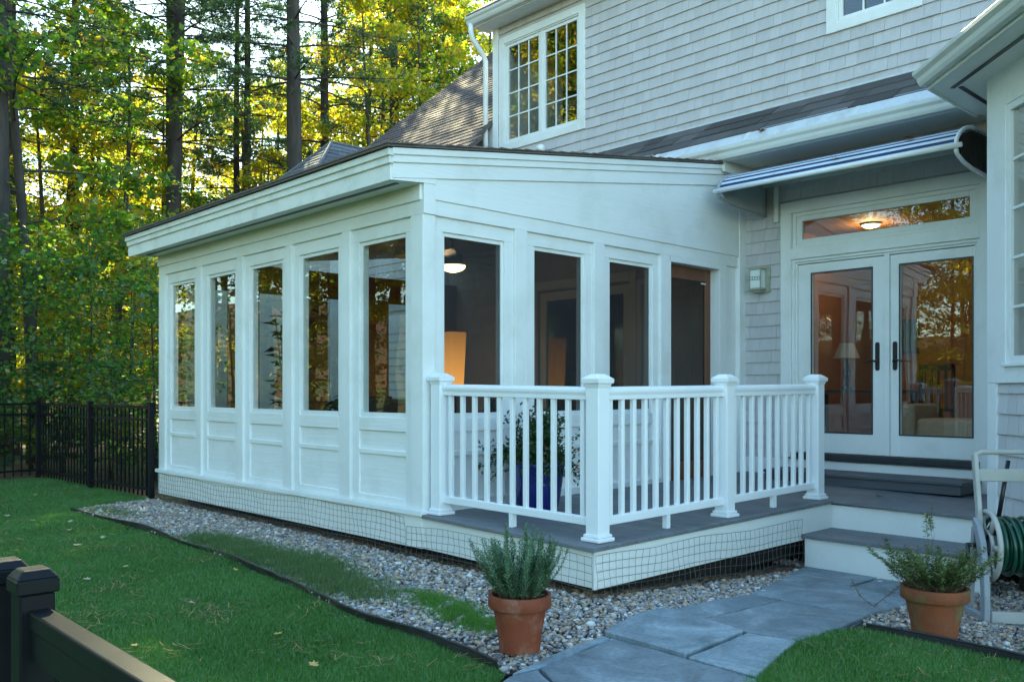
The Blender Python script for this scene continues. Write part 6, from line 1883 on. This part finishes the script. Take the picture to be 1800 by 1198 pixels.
# wood that goes on outside the frame (seen in the window reflections)
k_ = 0
gq = random.Random(14)
for x, y in ((-2.5, 19.5), (-1, 25), (-6, 21.5), (-10, 25), (-14.5, 18), (-15, 24), (-19.5, 13), (-20.5, 18), (-19.5, 8), (-23, 4), (-24, 11.5), (1.5, 27), (-5, 29), (-4, 24), (-14, 28), (-20, 23), (-27, 16), (-28, 7), (-24, -2), (-17, 11)):
    if k_ % 5 == 3: P_('p2' if k_ % 2 else 'p1', x, y, 'tall pine mirrored in the sunroom windows', gq.uniform(.85, 1.05), gq.uniform(0, 360), group='pines mirrored in the windows')
    else: T_(('m1', 'm2', 'm3')[k_ % 3], x, y, 'leafy tree mirrored in the house windows', gq.uniform(.85, 1.1), gq.uniform(0, 360), 'trees mirrored in the windows')
    k_ += 1
for x, y in ((-4, 20.2), (-8, 20.5), (-12, 16.5), (-1, 19.8), (-16, 14), (-7.5, 25), (-17, 6), (-15.8, 10.5), (-18, 2.5), (.5, 20.5), (-12, 22), (-19, 16)):
    plant('maple_sapling', 'understorey sapling mirrored in the house windows', 'saplings mirrored in the windows', PR['s1' if gq.random() < .5 else 's2'], x, y, gq.uniform(.9, 1.3), gq.uniform(0, 6.28), z=hh(x, y))
for x, y in ((-5, 26), (-8.5, 27.5), (-11.5, 30), (-2.5, 24.5), (-13.5, 33), (-7, 31)):
    P_('p2', x, y, 'tall pine mirrored in the upper house window', 1.15, gq.uniform(0, 360), group='pines mirrored in the upper window')
for x, y in ((-6.5, 28.5), (-10.5, 32.5), (-9.5, 25.5)):
    T_('m2', x, y, 'large leafy tree mirrored in the upper house window', 1.5, gq.uniform(0, 360), 'trees mirrored in the upper window')
for p, x, y, s in (('m2', -10, 8.6, .55), ('m1', -11.5, 10.8, .55), ('s4', -9, 9.6, .9), ('s4', -12, 7.2, 1.0), ('s4', -10.5, 12.5, .95), ('s4', -8, 15.5, .9)):
    plant('maple_sapling', 'sunlit young maple mirrored in the french doors', 'young maples mirrored in the french doors', PR[p], x, y, s, gq.uniform(0, 6.28), z=hh(x, y))
# far backdrop wood
for x, y, p in ((18, 51, 'm3'), (26, 49, 'm1'), (11, 53, 'm1'), (32, 44, 'm3'), (4, 50, 'm3'), (37, 40, 'm1')):
    T_(p, x, y, 'distant tree at the back of the wood', 1.0, gq.uniform(0, 360), 'distant trees at the back of the wood')

# ================================================================== neighbour's house glimpsed between the trees
nh = thing('neighbour_house', 'yellow clapboard house half hidden behind the trees', 'house', (11.5, 38, 0))
M['clap'] = surf('yellow_clapboard', (0.50, 0.40, 0.22), .7, .06, 4)
n0, n1, nyy = 7.5, 15.5, 39.5
MB().box(n0, n1, nyy, nyy + 6, -.1, 5.6).build('wall', M['clap'], nh)
for i in range(34):
    z = .2 + i * .16
    m = MB(); m.hexa([(n0 - .01, nyy - .03, z), (n1 + .01, nyy - .03, z), (n0 - .01, nyy - .001, z), (n1 + .01, nyy - .001, z), (n0 - .01, nyy - .008, z + .158), (n1 + .01, nyy - .008, z + .158), (n0 - .01, nyy - .001, z + .158), (n1 + .01, nyy - .001, z + .158)])
    m.build('clapboard', M['clap'], nh)
m = MB(); m.prism([(n0 - .4, nyy - .5, 5.6), (n1 + .4, nyy - .5, 5.6), ((n0 + n1) / 2, nyy - .5, 9.0)], (0, 7, 0)); m.build('roof', M['roofs'], nh)
for xx in (9.0, 12.5):
    m = MB(); m.box(xx, xx + 1.0, nyy - .06, nyy - .031, 1.2, 2.7); w_ = m.build('window', M['white'], nh)
    MB().box(xx + .1, xx + .9, nyy - .065, nyy - .061, 1.3, 2.6).build('pane', M['glass2'], w_)
